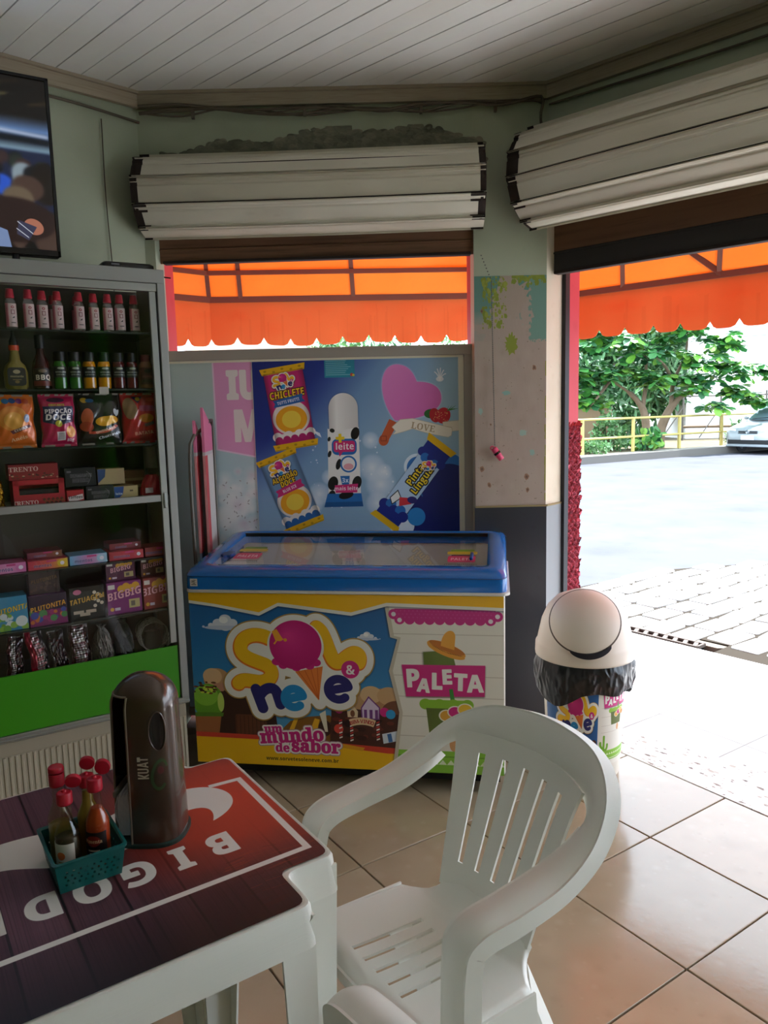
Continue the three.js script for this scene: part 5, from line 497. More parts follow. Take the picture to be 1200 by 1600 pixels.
// ---------------------------------------------------------------- plastic armchairs
function armchair(label) { const t = thing('plastic_armchair', label, 'chair', [0, 0, 0]), th = .006; const M = whitePlastic;
  // seat: slotted, dished, sweeping up into the back
  const sx = [-1, -.97, -.9, -.7], slot = []; for (let k = 0; k < 5; k++) { const c = -.36 + k * .18; sx.push(c - .027, c + .027); if (k < 4) sx.push(c + .09); } sx.push(.7, .9, .97, 1); const sv = [0, .03, .08, .132, .2, .28, .36, .44, .52, .6, .66, .72, .78, .82, .86, .9, .94, .97, 1];
  const halfW = (v) => v < .78 ? lerp(.224, .208, v / .78) : lerp(.208, .137, Math.sin(Math.min(1, (v - .78) / .22) * PI / 2));
  const seatF = (u, v) => { const z = lerp(.30, -.028, v), w = halfW(v), lip = v < .1 ? -.02 * Math.pow((.1 - v) / .1, 2) : 0, up = v > .84 ? .036 * Math.pow((v - .84) / .16, 1.7) * (1 - .35 * Math.pow(Math.abs(u), 3)) : 0, sideD = Math.abs(u) > .9 ? -.012 * Math.pow((Math.abs(u) - .9) / .1, 2) : 0; return [u * w, .432 - .014 * v - .008 * (1 - u * u) * Math.sin(v * PI) + lip + up + sideD, z]; };
  const isSlotX = (i) => { const c = (sx[i] + sx[i + 1]) / 2; return [0, 1, 2, 3, 4].some((k) => Math.abs(c + .36 - k * .18) < .025); };
  part('seat', shell(sx, sv, (u, v) => seatF(u, v), th, (i, j) => isSlotX(i) && sv[j] > .13 && sv[j + 1] < .665), M, t);
  // back panel with four fanned slots
  const bx = [-1, -.9]; for (let k = 0; k < 5; k++) { const c = -.66 + k * .33; bx.push(c - .046, c + .046); if (k < 4) bx.push(c + .165); } bx.push(.9, 1); const bv = [0, .06, .12, .18, .26, .34, .42, .5, .58, .66, .74, .82, .88, .94, 1];
  const backF = (u, v) => { const y = lerp(.432, .752, v), w = lerp(.137, .176, v) + .012 * Math.pow(v, 6), z = -.022 - .148 * v + u * u * (.008 + .05 * v); return [u * w, y, z]; };
  const isSlotB = (i) => { const c = (bx[i] + bx[i + 1]) / 2; return [0, 1, 2, 3, 4].some((k) => Math.abs(c + .66 - k * .33) < .03); };
  part('backrest', shell(bx, bv, backF, th, (i, j) => isSlotB(i) && bv[j] > .17 && bv[j + 1] < .89), M, t);
  // rim: top of the back sweeping forward into both arms and down into the front posts, one flowing band
  const hO = [[.284, 0, .300], [.276, .3, .281], [.268, .5, .268], [.266, .585, .262], [.266, .625, .252], [.269, .643, .225], [.276, .654, .14], [.274, .668, .03], [.262, .705, -.06], [.23, .756, -.128], [.158, .797, -.182], [.055, .813, -.204]], hI = [[.246, 0, .298], [.228, .3, .280], [.216, .5, .267], [.213, .587, .261], [.208, .627, .25], [.208, .646, .222], [.212, .657, .14], [.212, .668, .03], [.212, .69, -.052], [.204, .714, -.105], [.152, .733, -.142], [.052, .744, -.166]];
  const mir = (h) => [...h, ...h.slice().reverse().map((p) => [-p[0], p[1], p[2]])]; const oc = curve(mir(hO)), ic = curve(mir(hI)), cl1 = (u) => Math.min(1, Math.max(0, u));
  const bandF = (u, v) => { const a = oc.getPoint(cl1(u)), b = ic.getPoint(cl1(u)), p = a.clone().lerp(b, cl1(v)), n = nrm(u); return p.addScaledVector(n, .007 * Math.sin(cl1(v) * PI)).toArray(); };
  const nrm = (u) => { const q = Math.min(.999, Math.max(.001, u)); return oc.getPoint(q).sub(ic.getPoint(q)).cross(oc.getTangent(q)).normalize(); };
  const skirt = (u, v) => { const a = oc.getPoint(cl1(u)), n = nrm(u), o = a.clone().sub(ic.getPoint(cl1(u))).normalize(), f = cl1(v); return a.addScaledVector(n, -.034 * f).addScaledVector(o, .004 * f).toArray(); };
  const inner = (u, v) => { const a = ic.getPoint(cl1(u)), n = nrm(u), f = cl1(v); return a.addScaledVector(n, -.028 * f).toArray(); };
  const band = (name, u0, u1, n, post) => part(name, [shell(steps(u0, u1, n), steps(0, 1, 8), bandF, th), shell(steps(u0, u1, n), [0, .5, 1], skirt, .005), ...(post ? [shell(steps(u0, u1, n), [0, .5, 1], inner, -.005)] : [])], M, t);
  band('front_leg', 0, .135, 14, true); band('armrest', .135, .37, 40, true); band('top_rail', .37, .63, 34); band('armrest', .63, .865, 40, true); band('front_leg', .865, 1, 14, true);
  for (const s of [-1, 1]) { const P = (x, y, z) => [s * x, y, z];
    part('rear_leg', [shell(steps(0, 1, 4), steps(0, 1, 12), (u, v) => P(lerp(.14, .208, u) + .04 * v + lerp(.03, 0, u) * v, lerp(.405, 0, v), lerp(-.012, .045, u) - .14 * v), .006), shell(steps(0, 1, 4), steps(0, 1, 12), (u, v) => P(.208 + .04 * v, lerp(.405, 0, v), lerp(.045, .11 - .03 * v, u) - .14 * v), .006)], M, t);
    const arch = []; for (let i = 0; i <= 14; i++) { const a = i / 14; arch.push([lerp(.235, .06, a), .37 - .12 * Math.pow(Math.abs(2 * a - 1), 2.6)]); } part('seat_skirt', extrude([[.285, .425], [.275, .2], [.245, .2], ...arch, [.05, .2], [.02, .2], [.04, .415]], .006, .001).rotateY(-PI / 2).translate(s * .211 + .003, 0, 0), M, t); }
  part('front_skirt', shell(steps(-1, 1, 12), [0, .5, 1], (u, v) => [u * .217, .416 - .035 * v * (1 - .45 * u * u), .298 - .006 * v], .005), M, t);
  return t; }
const ch1 = armchair('white plastic armchair with slatted back in front of the freezer');
// facing (-.83, .56): arm fronts halfway between (-.158, -1.546) and (.12, -1.15)
const CHA = Math.atan2(-.819, .574); ch1.position.set(-.02 - Math.sin(CHA) * .235, 0, -1.348 - Math.cos(CHA) * .235); ch1.rotation.y = CHA;
{ const f = [-.559, -.829], r = [.829, -.559], tip = [-.071, -1.026]; const o = [tip[0] - f[0] * .235 - r[0] * .237, tip[1] - f[1] * .235 - r[1] * .237]; copy(ch1, [o[0], 0, o[1]], Math.atan2(f[0], f[1]), 'second white plastic armchair, only one arm end visible at the near table edge'); }
// ---------------------------------------------------------------- napkin dispenser
{ const c = [-.455, -1.362], t = thing('napkin_dispenser', 'tall brown plastic napkin dispenser on the printed table top', 'napkin dispenser', [c[0], TT, c[1]], rad(-2)); const bz = new THREE.MeshPhysicalMaterial({ color: '#4b382b', roughness: .25, metalness: .25, clearcoat: .5, side: THREE.DoubleSide });
  const HT = .315; // plan: rounded oblong, open at the left end
  const prof = (v) => { const y = v * HT; const k = v < .8 ? 1 - .1 * v : (1 - .08) * Math.sqrt(Math.max(0, 1 - Math.pow((v - .8) / .2, 2.4))); return [y, v < .8 ? lerp(1, .92, v / .8) : Math.max(.02, .92 * Math.sqrt(Math.max(0, 1 - Math.pow((v - .8) / .2, 2.2))))]; };
  const F = (a, v) => { const [y, k] = prof(Math.min(1, Math.max(0, v))); const e = .72, ca = Math.cos(a), sa = Math.sin(a); return [.064 * k * Math.sign(ca) * Math.pow(Math.abs(ca), e), y, .058 * k * Math.sign(sa) * Math.pow(Math.abs(sa), e)]; };
  const open0 = rad(101), open1 = rad(170); // opening faces left
  part('shell', shell(steps(open1 - 2 * PI, open0, 72), [...steps(0, .8, 18), ...steps(.82, .9999, 16)], F, -.003), bz, t);
  part('crown', shell(steps(open0, open1, 20), [...steps(.9, .94, 4), ...steps(.95, .9999, 8)], F, -.003), bz, t);
  part('rim', [tube(steps(0, .9, 14).map((v) => F(open0, v)), .0022, 40, 6), tube(steps(0, .9, 14).map((v) => F(open1, v)), .0022, 40, 6), tube(steps(open0, open1, 8).map((a) => F(a, .9)), .0022, 20, 6)], mat('#8a7c6c', .3, { metalness: .4 }), t);
  part('base', loft([[0, 1.06], [.006, 1.06], [.008, 1.0]].map(([y, k]) => steps(0, 2 * PI, 47).slice(0, 47).map((a) => { const p = F(a, 0); return [p[0] * k, y, p[2] * k]; }).reverse()), true, true), mat('#1d3a34', .4), t);
  const nap = []; for (let i = 0; i < 22; i++) nap.push(span(-.05 + i * .0022, -.05 + i * .0022 + .0014, .012, .088 + (i % 3) * .003, -.036, .036)); part('napkin_stack', nap, mat('#e4dfe4', .8), t); part('spring_plate', rbox(.006, .012, .08, .002, -.054, .094, 0), mat('#8d8378', .4), t);
  part('napkin', shell(steps(-1, 1, 16), steps(0, 1, 10), (u, v) => [-.0545 - .003 * Math.sin(v * 8 + u * 3) - .002 * Math.sin(u * 9), .012 + v * .074, u * .033], .001), mat('#ece8ec', .8), t);
  part('back_wall', loft([rrect(-.04, .05, -.05, .05, .02).map((p) => [p[0] * .6 + .02, .01, p[1] * .9]).reverse(), rrect(-.04, .05, -.05, .05, .02).map((p) => [p[0] * .6 + .02, .26, p[1] * .9]).reverse()]), mat('#1e130d', .6), t);
  const dent = shell(steps(0, 2 * PI, 28), steps(.02, 1, 8), (a, v) => { const aa = rad(58) + .30 * v * Math.cos(a) , vv = .70 + .115 * v * Math.sin(a); const p = F(aa, vv), q = 1.004 - .0 * v; return [p[0] * q, p[1], p[2] * q + .0006]; }, .0006); part('finger_hole', dent, mat('#120b08', .2), t);
  part('finger_hole_rim', tube(steps(0, 2 * PI, 28).slice(0, 28).map((a) => { const p = F(rad(58) + .30 * Math.cos(a), .70 + .115 * Math.sin(a)); return [p[0] * 1.006, p[1], p[2] * 1.006 + .0008]; }), .002, 60, 6, true), bz, t);
  const kt = ctex(256, 512, (x) => { x.clearRect(0, 0, 256, 512); x.save(); x.translate(60, 150); x.rotate(-PI / 2); text(x, 'KUAT', 0, 0, 66, '#cfc4b2', { sx: .9 }); x.restore(); x.strokeStyle = '#2f4a22'; x.lineWidth = 20; x.beginPath(); x.ellipse(165, 200, 60, 96, .25, .6, 5.6); x.stroke(); disc(x, 170, 170, 26, '#5e1f22'); });
  part('print', shell(steps(0, 1, 16), steps(0, 1, 10), (u, v) => { const p = F(rad(lerp(99, 36, u)), lerp(.16, .62, v)); return [p[0] * 1.01, p[1], p[2] * 1.01]; }, .0003), printMat(kt, .3, { transparent: true, alphaTest: .3 }), t); }
// ---------------------------------------------------------------- basket of sauce bottles
{ const t = thing('plastic_basket', 'small teal plastic basket holding sauce bottles on the table', 'basket', [-.546, TT, -1.2515], rad(34)), teal = new THREE.MeshPhysicalMaterial({ color: '#0d5f5c', roughness: .3, side: THREE.DoubleSide }), hw = .057, hd = .069, H = .054, tp = .88;
  const wall = (sgn, axis) => { const us = steps(-1, 1, 30), vs = steps(0, 1, 14); const f = (u, v) => { const k = lerp(tp, 1, v); return axis ? [sgn * hw * k, v * H, u * hd * k] : [u * hw * k, v * H, sgn * hd * k]; }; return shell(us, vs, f, .0022 * sgn * (axis ? -1 : 1) * 1, (i, j) => j > 1 && j < 11 && i > 1 && i < 28 && (i + (j % 4 < 2 ? 0 : 1)) % 3 === 1 && j % 2 === 1); };
  for (const [s, a] of [[1, 0], [-1, 0], [1, 1], [-1, 1]]) part('side', wall(s, a), teal, t); part('bottom', span(-hw * tp, hw * tp, 0, .003, -hd * tp, hd * tp), teal, t);
  part('rim', loft([[1, H - .002], [1.06, H - .001], [1.07, H + .003], [1.0, H + .004], [.96, H + .002]].map(([k, y]) => rrect(-hw * k, hw * k, -hd * k, hd * k, .008).map((p) => [p[0], y, p[1]]).reverse()), true, false), teal, t); }
const redCap = mat('#c01d33', .35), bottleGlass = new THREE.MeshPhysicalMaterial({ color: '#f2efe2', roughness: .04, transmission: 1, thickness: 0, side: THREE.DoubleSide });
function sauceBottle(pos, label, liquid, fill, labTex, lid, turn, sc = 1) { const t = thing('sauce_bottle', label, 'sauce bottle', pos, turn, 'sauce bottles in the basket'); t.scale.set(.88, sc, .88);
  part('glass', lathe([[0, .002], [.021, .001], [.0235, .004], [.0235, .078], [.0225, .085], [.0165, .098], [.0125, .106], [.011, .115], [.0105, .142], [.012, .144], [.012, .152]], 28), bottleGlass, t);
  part('sauce', lathe([[0, .003], [.0212, .003], [.022, .006], [.022, Math.min(fill, .078)], ...(fill > .085 ? [[.021, .085], [.0152, .098], [.0112, .107], [.0095, fill]] : []), [0, fill]], 24), mat(liquid, .3), t);
  if (labTex) part('label', shell(steps(0, 1, 16), [0, 1], (u, v) => { const a = lerp(-1.15, 1.15, u); return [.0239 * Math.sin(a), lerp(.012, .07, v), .0239 * Math.cos(a)]; }, .0003), printMat(labTex, .5), t);
  part('cap', lathe([[.0105, .138], [.0145, .139], [.015, .142], [.0148, .160], [.0115, .161], [0, .162]], 24), redCap, t);
  const lidG = lathe([[0, 0], [.0145, 0], [.0152, .002], [.015, .008], [.013, .010], [0, .010]], 24);
  if (lid === 'closed') part('flip_lid', lidG.translate(0, .163, 0), redCap, t); else { part('flip_lid', lidG.rotateX(lid[0]).rotateY(lid[1]).translate(lid[2], .174, lid[3]), redCap, t); part('spout', cyl(.004, .005, .005, 12).translate(0, .163, 0), redCap, t); }
  return t; }
const labA = ctex(256, 256, (x) => { x.fillStyle = '#d6cdc0'; x.fillRect(0, 0, 256, 256); disc(x, 128, 100, 40, '#d8672c', 34); x.fillStyle = '#b5803f'; x.fillRect(96, 150, 66, 10); x.fillStyle = '#9a8c7c'; for (let i = 0; i < 4; i++) x.fillRect(60, 180 + i * 14, 136, 4); });
const labB = ctex(256, 256, (x) => { x.fillStyle = '#1f0c0c'; x.fillRect(0, 0, 256, 256); disc(x, 128, 70, 70, '#8c1d14', 44); text(x, 'Pimenta', 128, 72, 40, '#f0c9a0', { f: 'serif' }); x.fillStyle = '#c9b9a4'; x.fillRect(70, 140, 116, 14); x.fillRect(84, 166, 90, 10); x.fillStyle = '#c23a1c'; x.fillRect(40, 200, 176, 10); });
const bk = (x, z) => { const c = Math.cos(TA), s = Math.sin(TA); return [-.546 + c * x + s * z, TT + .0032, -1.2515 - s * x + c * z]; };
sauceBottle(bk(-.026, -.034), 'tall sauce bottle with closed red cap, at the back of the teal basket', '#8a7a3c', .07, null, 'closed', .3, 1.03);
sauceBottle(bk(-.024, .014), 'nearest sauce bottle with white label and open red flip lid', '#3a2c1c', .075, labA, [-1.1, .5, .011, -.014], -.25, .93);
sauceBottle(bk(.022, -.030), 'hindmost sauce bottle with yellowish sauce behind the two labelled ones', '#a8893c', .13, null, [-1.2, 0, 0, -.017], .2, .93);
sauceBottle(bk(.026, .016), 'sauce bottle with orange-red hot sauce and dark label', '#b8421a', .108, labB, [-1.25, .25, .012, -.012], -.1, 1.0);
// ---------------------------------------------------------------- display cabinet (s along its front from the right corner, d into it)
const CA = rad(32), CC = [-.802, -2.947], cu = [Math.cos(CA), -Math.sin(CA)], cn = [Math.sin(CA), Math.cos(CA)];
const cw = (s, y, d) => [CC[0] + cu[0] * s - cn[0] * d, y, CC[1] + cu[1] * s - cn[1] * d];
const CW = 1.22, CD = .36, CTOP = 2.035;
{ const t = thing('display_cabinet', 'tall aluminium and glass display cabinet full of sweets, green lower panel', 'display cabinet', cw(-CW / 2, 0, CD / 2), CA), hw = CW / 2, hd = CD / 2, X = (s) => s + hw, Z = (d) => hd - d;
  const S = (s0, s1, y0, y1, d0, d1, r) => span(X(s0), X(s1), y0, y1, Z(d1), Z(d0), r); const al = aluMatte, inner = mat('#5c5148', .7);
  part('top_rail', [S(-CW, 0, 1.985, CTOP, 0, .03, .003)], al, t); part('top_panel', S(-CW, 0, 2.018, 2.032, .03, CD, .002), mat('#88857e', .6), t); part('door_track', [S(-CW + .03, -.03, 1.955, 1.984, .006, .03, .002)], aluminium, t);
  for (const s of [0, -CW + .03]) part('corner_post', [S(s - .03, s, .36, 1.986, 0, .03, .003), S(s - .03, s, .36, 1.986, CD - .03, CD, .003)], al, t);
  for (const s of [-.034, -CW + .06]) part('door_stile', S(s - .026, s, .60, 1.955, .008, .026, .003), aluminium, t); part('door_handle', rbox(.01, .06, .006, .003, X(-.047), 1.17, Z(.005)), aluminium, t);
  part('glass_door', [new THREE.PlaneGeometry(CW - .12, 1.36).translate(X(-CW / 2), 1.275, Z(.018))], paneGlass, t);
  part('middle_rail', S(-CW + .03, -.03, 1.166, 1.192, .012, .04, .002), al, t);
  part('side_panel', S(-.02, -.012, .36, 2.0, .03, CD - .03), mat('#b7a995', .6), t); part('side_panel', S(-CW + .012, -CW + .02, .36, 2.0, .03, CD - .03), mat('#8d8478', .6), t); part('back_panel', S(-CW + .01, -.01, .36, 2.0, CD - .012, CD - .004), inner, t);
  const shelfG = new THREE.MeshPhysicalMaterial({ color: '#b9c9bf', roughness: .05, transmission: .9, thickness: 0, side: THREE.DoubleSide }), edge = mat('#20251f', .3);
  for (const y of [1.806, 1.598, 1.39]) { const g = part('shelf', S(-CW + .03, -.03, y - .006, y, .035, CD - .02), shelfG, t); part('shelf_edge', S(-CW + .03, -.03, y - .0065, y + .0005, .033, .035), edge, g); }
  part('shelf', S(-CW + .03, -.03, 1.172, 1.178, .04, CD - .02), mat('#8a857c', .5), t); for (const [y, d] of [[.948, .035], [.737, .035]]) { const g = part('shelf', S(-CW + .03, -.03, y - .006, y, d, CD - .02), shelfG, t); part('shelf_edge', S(-CW + .03, -.03, y - .0065, y + .0005, d - .002, d), edge, g); }
  part('deck', S(-CW + .03, -.03, .53, .542, .03, CD - .02), mat('#6d665c', .6), t); part('green_panel', S(-CW + .03, -.034, .372, .588, .008, .016), mat('#3a8f12', .35), t); part('bottom_rail', [S(-CW, 0, .345, .371, 0, .03, .003), S(-CW, 0, .352, .358, -.004, .002, .002)], aluminium, t);
  part('base', S(-CW + .01, -.012, .0, .345, .02, CD - .01), mat('#b3a68f', .6), t); const rg = []; for (let i = 0; i < 60; i++) rg.push(S(-CW + .015 + i * .02, -CW + .025 + i * .02, .01, .285, .0165, .0215, .002)); const rb = part('base_ribs', rg, mat('#b8ab94', .6), t); rb.userData.kind = 'stuff'; part('base_trim', S(-CW + .01, -.012, .29, .344, .014, .022, .003), mat('#a89b86', .5), t); }
// the goods: every one a thing
const GT = 'gel bottles on the top shelf';
{ const lt = ctex(128, 256, (x) => { x.fillStyle = '#d3b9b4'; x.fillRect(0, 0, 128, 256); x.fillStyle = '#c4707e'; x.fillRect(0, 0, 34, 256); x.fillStyle = '#8a3040'; for (let i = 0; i < 12; i++) x.fillRect(8, 16 + i * 19, 12, 11); disc(x, 74, 40, 15, '#a02c3a'); disc(x, 74, 40, 7, '#d3b9b4'); x.strokeStyle = '#8a4a54'; x.lineWidth = 7; x.strokeRect(60, 72, 28, 42); poly(x, [[64, 160], [86, 160], [88, 136]], '#332426'); x.fillStyle = '#4a3c3e'; x.fillRect(54, 206, 44, 9); });
  const b = thing('gel_bottle', 'clear gel bottle with red cap, rightmost on the top shelf', 'bottle', cw(-.098, 1.807, .085), CA, GT); b.scale.set(1.14, 1, 1.1); const cl = new THREE.MeshPhysicalMaterial({ color: '#f3ecea', roughness: .08, transmission: .85, thickness: 0, side: THREE.DoubleSide });
  part('body', loft([[.0145, .001], [.0165, .004], [.0165, .088], [.0145, .1], [.009, .108], [.008, .112]].map(([r, y], i) => steps(0, 2 * PI, 24).slice(0, 24).map((a) => [r * Math.cos(-a), y, r * (i < 4 ? .72 : 1) * Math.sin(-a)])), true, true), cl, b); part('label', shell(steps(0, 1, 12), [0, 1], (u, v) => { const a = lerp(-1.25, 1.25, u); return [.0168 * Math.sin(a), lerp(.01, .09, v), .0168 * .72 * Math.cos(a) + .0004]; }, .0002), printMat(lt, .4), b); part('cap', lathe([[.0085, .108], [.0125, .109], [.013, .112], [.0105, .138], [.0095, .1405], [0, .141]], 20), mat('#c8203c', .35), b);
  const ord = ['second', 'third', 'fourth', 'fifth', 'sixth', 'seventh', 'eighth', 'ninth', 'tenth']; [-.151, -.193, -.242, -.296, -.368, -.418, -.465, -.522].forEach((s, i) => copy(b, cw(s, 1.807, .085 + (i % 3) * .006), CA + ((i * 7) % 5 - 2) * .05, `clear gel bottle with red cap, ${ord[i]} from right in front row, top shelf`));
  [[-.345, 'behind the gap between fifth and sixth'], [-.552, 'behind the leftmost front bottle'], [-.262, 'just behind the fourth from the right']].forEach(([s, w]) => copy(b, cw(s - .02, 1.807, .2), CA, `back-row clear gel bottle, ${w}`)); }
{ // sauces
  const lab = (bg, f) => ctex(128, 128, (x) => { x.fillStyle = bg; x.fillRect(0, 0, 128, 128); f(x); });
  const m = thing('mustard_bottle', 'olive-yellow squeeze bottle with orange collar and black nozzle', 'sauce bottle', cw(-.522, 1.599, .1), CA); m.scale.set(1.18, 1, 1.15);
  const mm = mat('#7d6f2c', .35); part('body', loft([[.027, .018, .001], [.033, .02, .01], [.034, .02, .06], [.028, .019, .085], [.016, .016, .1], [.0125, .0125, .135], [.012, .012, .14]].map(([a, c, y]) => steps(0, 2 * PI, 28).slice(0, 28).map((q) => [a * Math.cos(-q), y, c * Math.sin(-q)])), true, true), mm, m); part('label', extrude(rrect(-.025, .025, -.032, .032, .012).map((p) => p), .0012, 0).translate(0, .045, .0195), mat('#16130e', .5), m); part('label_print', sheet(.046, .058, 0, .045, .0212), printMat(lab('#17140f', (x) => { disc(x, 64, 26, 28, '#a89c7c', 16); text(x, 'mostarda', 64, 62, 22, '#b8aa7a'); x.fillStyle = '#8d7a44'; x.fillRect(30, 84, 68, 5); disc(x, 64, 104, 18, '#7a6430', 12); }), .5), m); part('collar', cyl(.0145, .0145, .018, 20).translate(0, .146, 0), mat('#c8401c', .4), m); part('nozzle', lathe([[.012, .155], [.012, .17], [.006, .185], [.004, .2], [0, .2]], 18), black, m);
  const b = thing('barbecue_bottle', 'dark barbecue sauce bottle with black cap beside the mustard', 'sauce bottle', cw(-.437, 1.599, .1), CA); b.scale.set(1.15, 1, 1.15); part('body', lathe([[0, .001], [.026, .001], [.0275, .005], [.0275, .075], [.024, .095], [.013, .125], [.012, .15]], 28), new THREE.MeshPhysicalMaterial({ color: '#3a1212', roughness: .2, side: THREE.DoubleSide }), b); part('cap', lathe([[.0135, .145], [.0145, .147], [.0145, .192], [.012, .194], [0, .194]], 20), black, b); part('label', shell(steps(0, 1, 14), [0, 1], (u, v) => { const a = lerp(-1.2, 1.2, u); return [.0279 * Math.sin(a), lerp(.012, .075, v), .0279 * Math.cos(a)]; }, .0003), printMat(lab('#1b0d0c', (x) => { disc(x, 64, 20, 26, '#7c6a58', 13); text(x, 'BBQ', 64, 66, 52, '#e6ddcc', { sx: .9 }); x.fillStyle = '#6e2018'; x.fillRect(0, 92, 128, 36); }), .4), b);
  const spice = (s, col, hi, label, cap = '#0b0b0c', ln = 'PIMENTA') => { const t = thing('spice_jar', label, 'spice jar', cw(s, 1.599, .085), CA, 'small spice jars on the second shelf'); t.scale.set(1.14, 1, 1.14); part('jar', lathe([[0, .001], [.0185, .001], [.0198, .004], [.0198, .088], [.0178, .098], [.0155, .102]], 26), new THREE.MeshPhysicalMaterial({ color: col, roughness: .18, clearcoat: .6, side: THREE.DoubleSide }), t); part('cap', lathe([[.016, .1], [.0178, .101], [.018, .104], [.018, .133], [.0165, .1355], [0, .136]], 22), mat(cap, .4), t); part('label', shell(steps(0, 1, 12), [0, 1], (u, v) => { const a = lerp(-1.5, 1.5, u); return [.0201 * Math.sin(a), lerp(.042, .082, v), .0201 * Math.cos(a)]; }, .0002), printMat(lab('#0d1110', (x) => { disc(x, 64, 22, 24, '#a8b09c', 13); text(x, 'MOLHO', 64, 66, 22, '#c7cec0'); text(x, ln, 64, 96, 22, '#aab0a2'); }), .4), t); return t; };
  spice(-.377, '#2c6a1e', 0, 'green spice jar next to the barbecue sauce bottle', '#0b0b0c', 'ERVAS'); spice(-.326, '#2c6a1e', 0, 'second green spice jar, touching the yellow ones', '#0b0b0c', 'ERVAS'); spice(-.275, '#d08a10', 0, 'yellow spice jar beside the green ones', '#0b0b0c', 'LEMON'); spice(-.222, '#d08a10', 0, 'second yellow spice jar, beside the dark red ones', '#0b0b0c', 'LEMON'); spice(-.17, '#5a1418', 0, 'dark red spice jar beside the yellow ones'); spice(-.122, '#5a1418', 0, 'second dark red spice jar, beside the pink-capped bottle');
  const p = thing('pepper_bottle', 'reddish brown bottle with pink-brown cap, last on the second shelf', 'sauce bottle', cw(-.066, 1.599, .09), CA); part('body', lathe([[0, .001], [.024, .001], [.026, .005], [.026, .088], [.02, .1], [.0165, .104]], 26), mat('#8a5a44', .3), p); part('cap', lathe([[.0165, .102], [.0185, .103], [.0185, .126], [.016, .129], [0, .13]], 22), mat('#7c3a40', .4), p); part('label', shell(steps(0, 1, 12), [0, 1], (u, v) => { const a = lerp(-1.2, 1.2, u); return [.0264 * Math.sin(a), lerp(.016, .08, v), .0264 * Math.cos(a)]; }, .0003), printMat(lab('#5a3030', (x) => { disc(x, 64, 26, 26, '#2c1c1c', 16); x.fillStyle = '#7a4a48'; x.fillRect(20, 60, 88, 16); x.fillStyle = '#3a2422'; x.fillRect(20, 90, 88, 22); }), .4), p);
  const tg = part('price_tag', rbox(.034, .026, .002, .001, 0, 0, 0), mat('#b9b4ac', .6), scene); tg.position.set(...cw(-.24, 1.592, .03)); tg.rotation.y = CA; tag(tg, 'small white price tag clipped to the shelf under the yellow jars', 'price tag'); }
// snack bags: pillow packs with crimped ends
function snackBag(label, s, y, d, w, h, tex, seed, lean = -.06) { const t = thing('snack_bag', label, 'snack bag', cw(s, y, d), CA, 'snack bags on the third shelf'); const R = rng(seed), ph = R() * 6; const f = (sg) => (u, v) => { const e = Math.pow(Math.max(0, 1 - Math.pow(Math.abs(u), 2.6)), .55) * Math.pow(Math.max(0, Math.sin(Math.min(1, Math.max(0, (v - .05) / .9)) * PI)), .6); const wr = .0016 * Math.sin(u * 7 + v * 5 + ph) * Math.sin(v * 11 + ph) + .0013 * Math.sin(v * 17 + u * 6 + ph * 2) * Math.abs(u) + .0007 * Math.sin(u * 15 - v * 19 + ph); return [u * w / 2 * (1 - .05 * Math.sin(v * PI)) + .002 * Math.sin(v * 14 + ph), v * h, sg * (.026 * e + wr * (.3 + e))]; };
  const us = steps(-1, 1, 26), vs = steps(0, 1, 30); const a = shell(us, vs, f(1), .0004); const uv = a.attributes.uv; for (let i = 0; i < uv.count; i++) uv.setXY(i, uv.getX(i) * .5 + .5, uv.getY(i)); part('front', a, new THREE.MeshPhysicalMaterial({ map: tex, roughness: .25, metalness: .15, clearcoat: .5, side: THREE.DoubleSide }), t); part('back', shell(us, vs, f(-1), .0004), mat('#8a8078', .4), t); t.rotation.order = 'YXZ'; t.rotation.x = lean; return t; }
const bagTex = (bg, f) => ctex(320, 512, (x) => { x.fillStyle = bg; x.fillRect(0, 0, 320, 512); f(x); x.fillStyle = 'rgba(255,255,255,.12)'; for (let i = 0; i < 10; i++) { x.fillRect(0, 6 + i * 3, 320, 1); x.fillRect(0, 480 + i * 3, 320, 1); } });
snackBag('orange snack bag at the left end of the third shelf', -.545, 1.392, .085, .145, .19, bagTex('#d8681e', (x) => { for (const [a, c] of [[60, '#d8b020'], [110, '#2f6a9a'], [160, '#2a4a8a'], [210, '#7a2f6a'], [255, '#c24a28']]) disc(x, a, 60 + Math.abs(a - 160) * .08, 26, c); disc(x, 150, 230, 110, '#e08a34', 120); disc(x, 160, 250, 70, '#e8a84a', 80); poly(x, [[120, 350], [270, 290], [290, 310], [140, 380]], '#5a1f2c'); text(x, 'CEBOLA', 205, 332, 30, '#e8d8c0', { rot: -.38 }); text(x, 'Anéis', 190, 420, 44, '#f0c898', { f: 'serif', rot: -.3 }); disc(x, 260, 230, 22, '#8c98b0', 40); }), 1);
snackBag('pink sweet popcorn bag beside the orange snack bag', -.398, 1.392, .075, .122, .19, bagTex('#b8184c', (x) => { disc(x, 150, 60, 80, '#4a1a3a', 24); text(x, 'CROCANTE', 150, 108, 28, '#9ac83a'); poly(x, [[20, 120], [300, 120], [300, 270], [160, 310], [20, 270]], '#2a2c52'); text(x, 'PIPOCÃO', 158, 170, 58, '#ece6ea', { sx: 1, fat: 2 }); text(x, 'DOCE', 158, 226, 76, '#f2eef0', { sx: 1.2, fat: 3 }); disc(x, 160, 290, 32, '#c8c44a'); poly(x, [[130, 370], [205, 365], [212, 450], [138, 456]], '#e6e0e2'); x.fillStyle = '#3a3a40'; for (let i = 0; i < 6; i++) x.fillRect(142, 384 + i * 11, 56, 4); disc(x, 262, 370, 44, '#d88a1c', 56); text(x, '80g', 258, 450, 40, '#f0dde4'); }), 2);
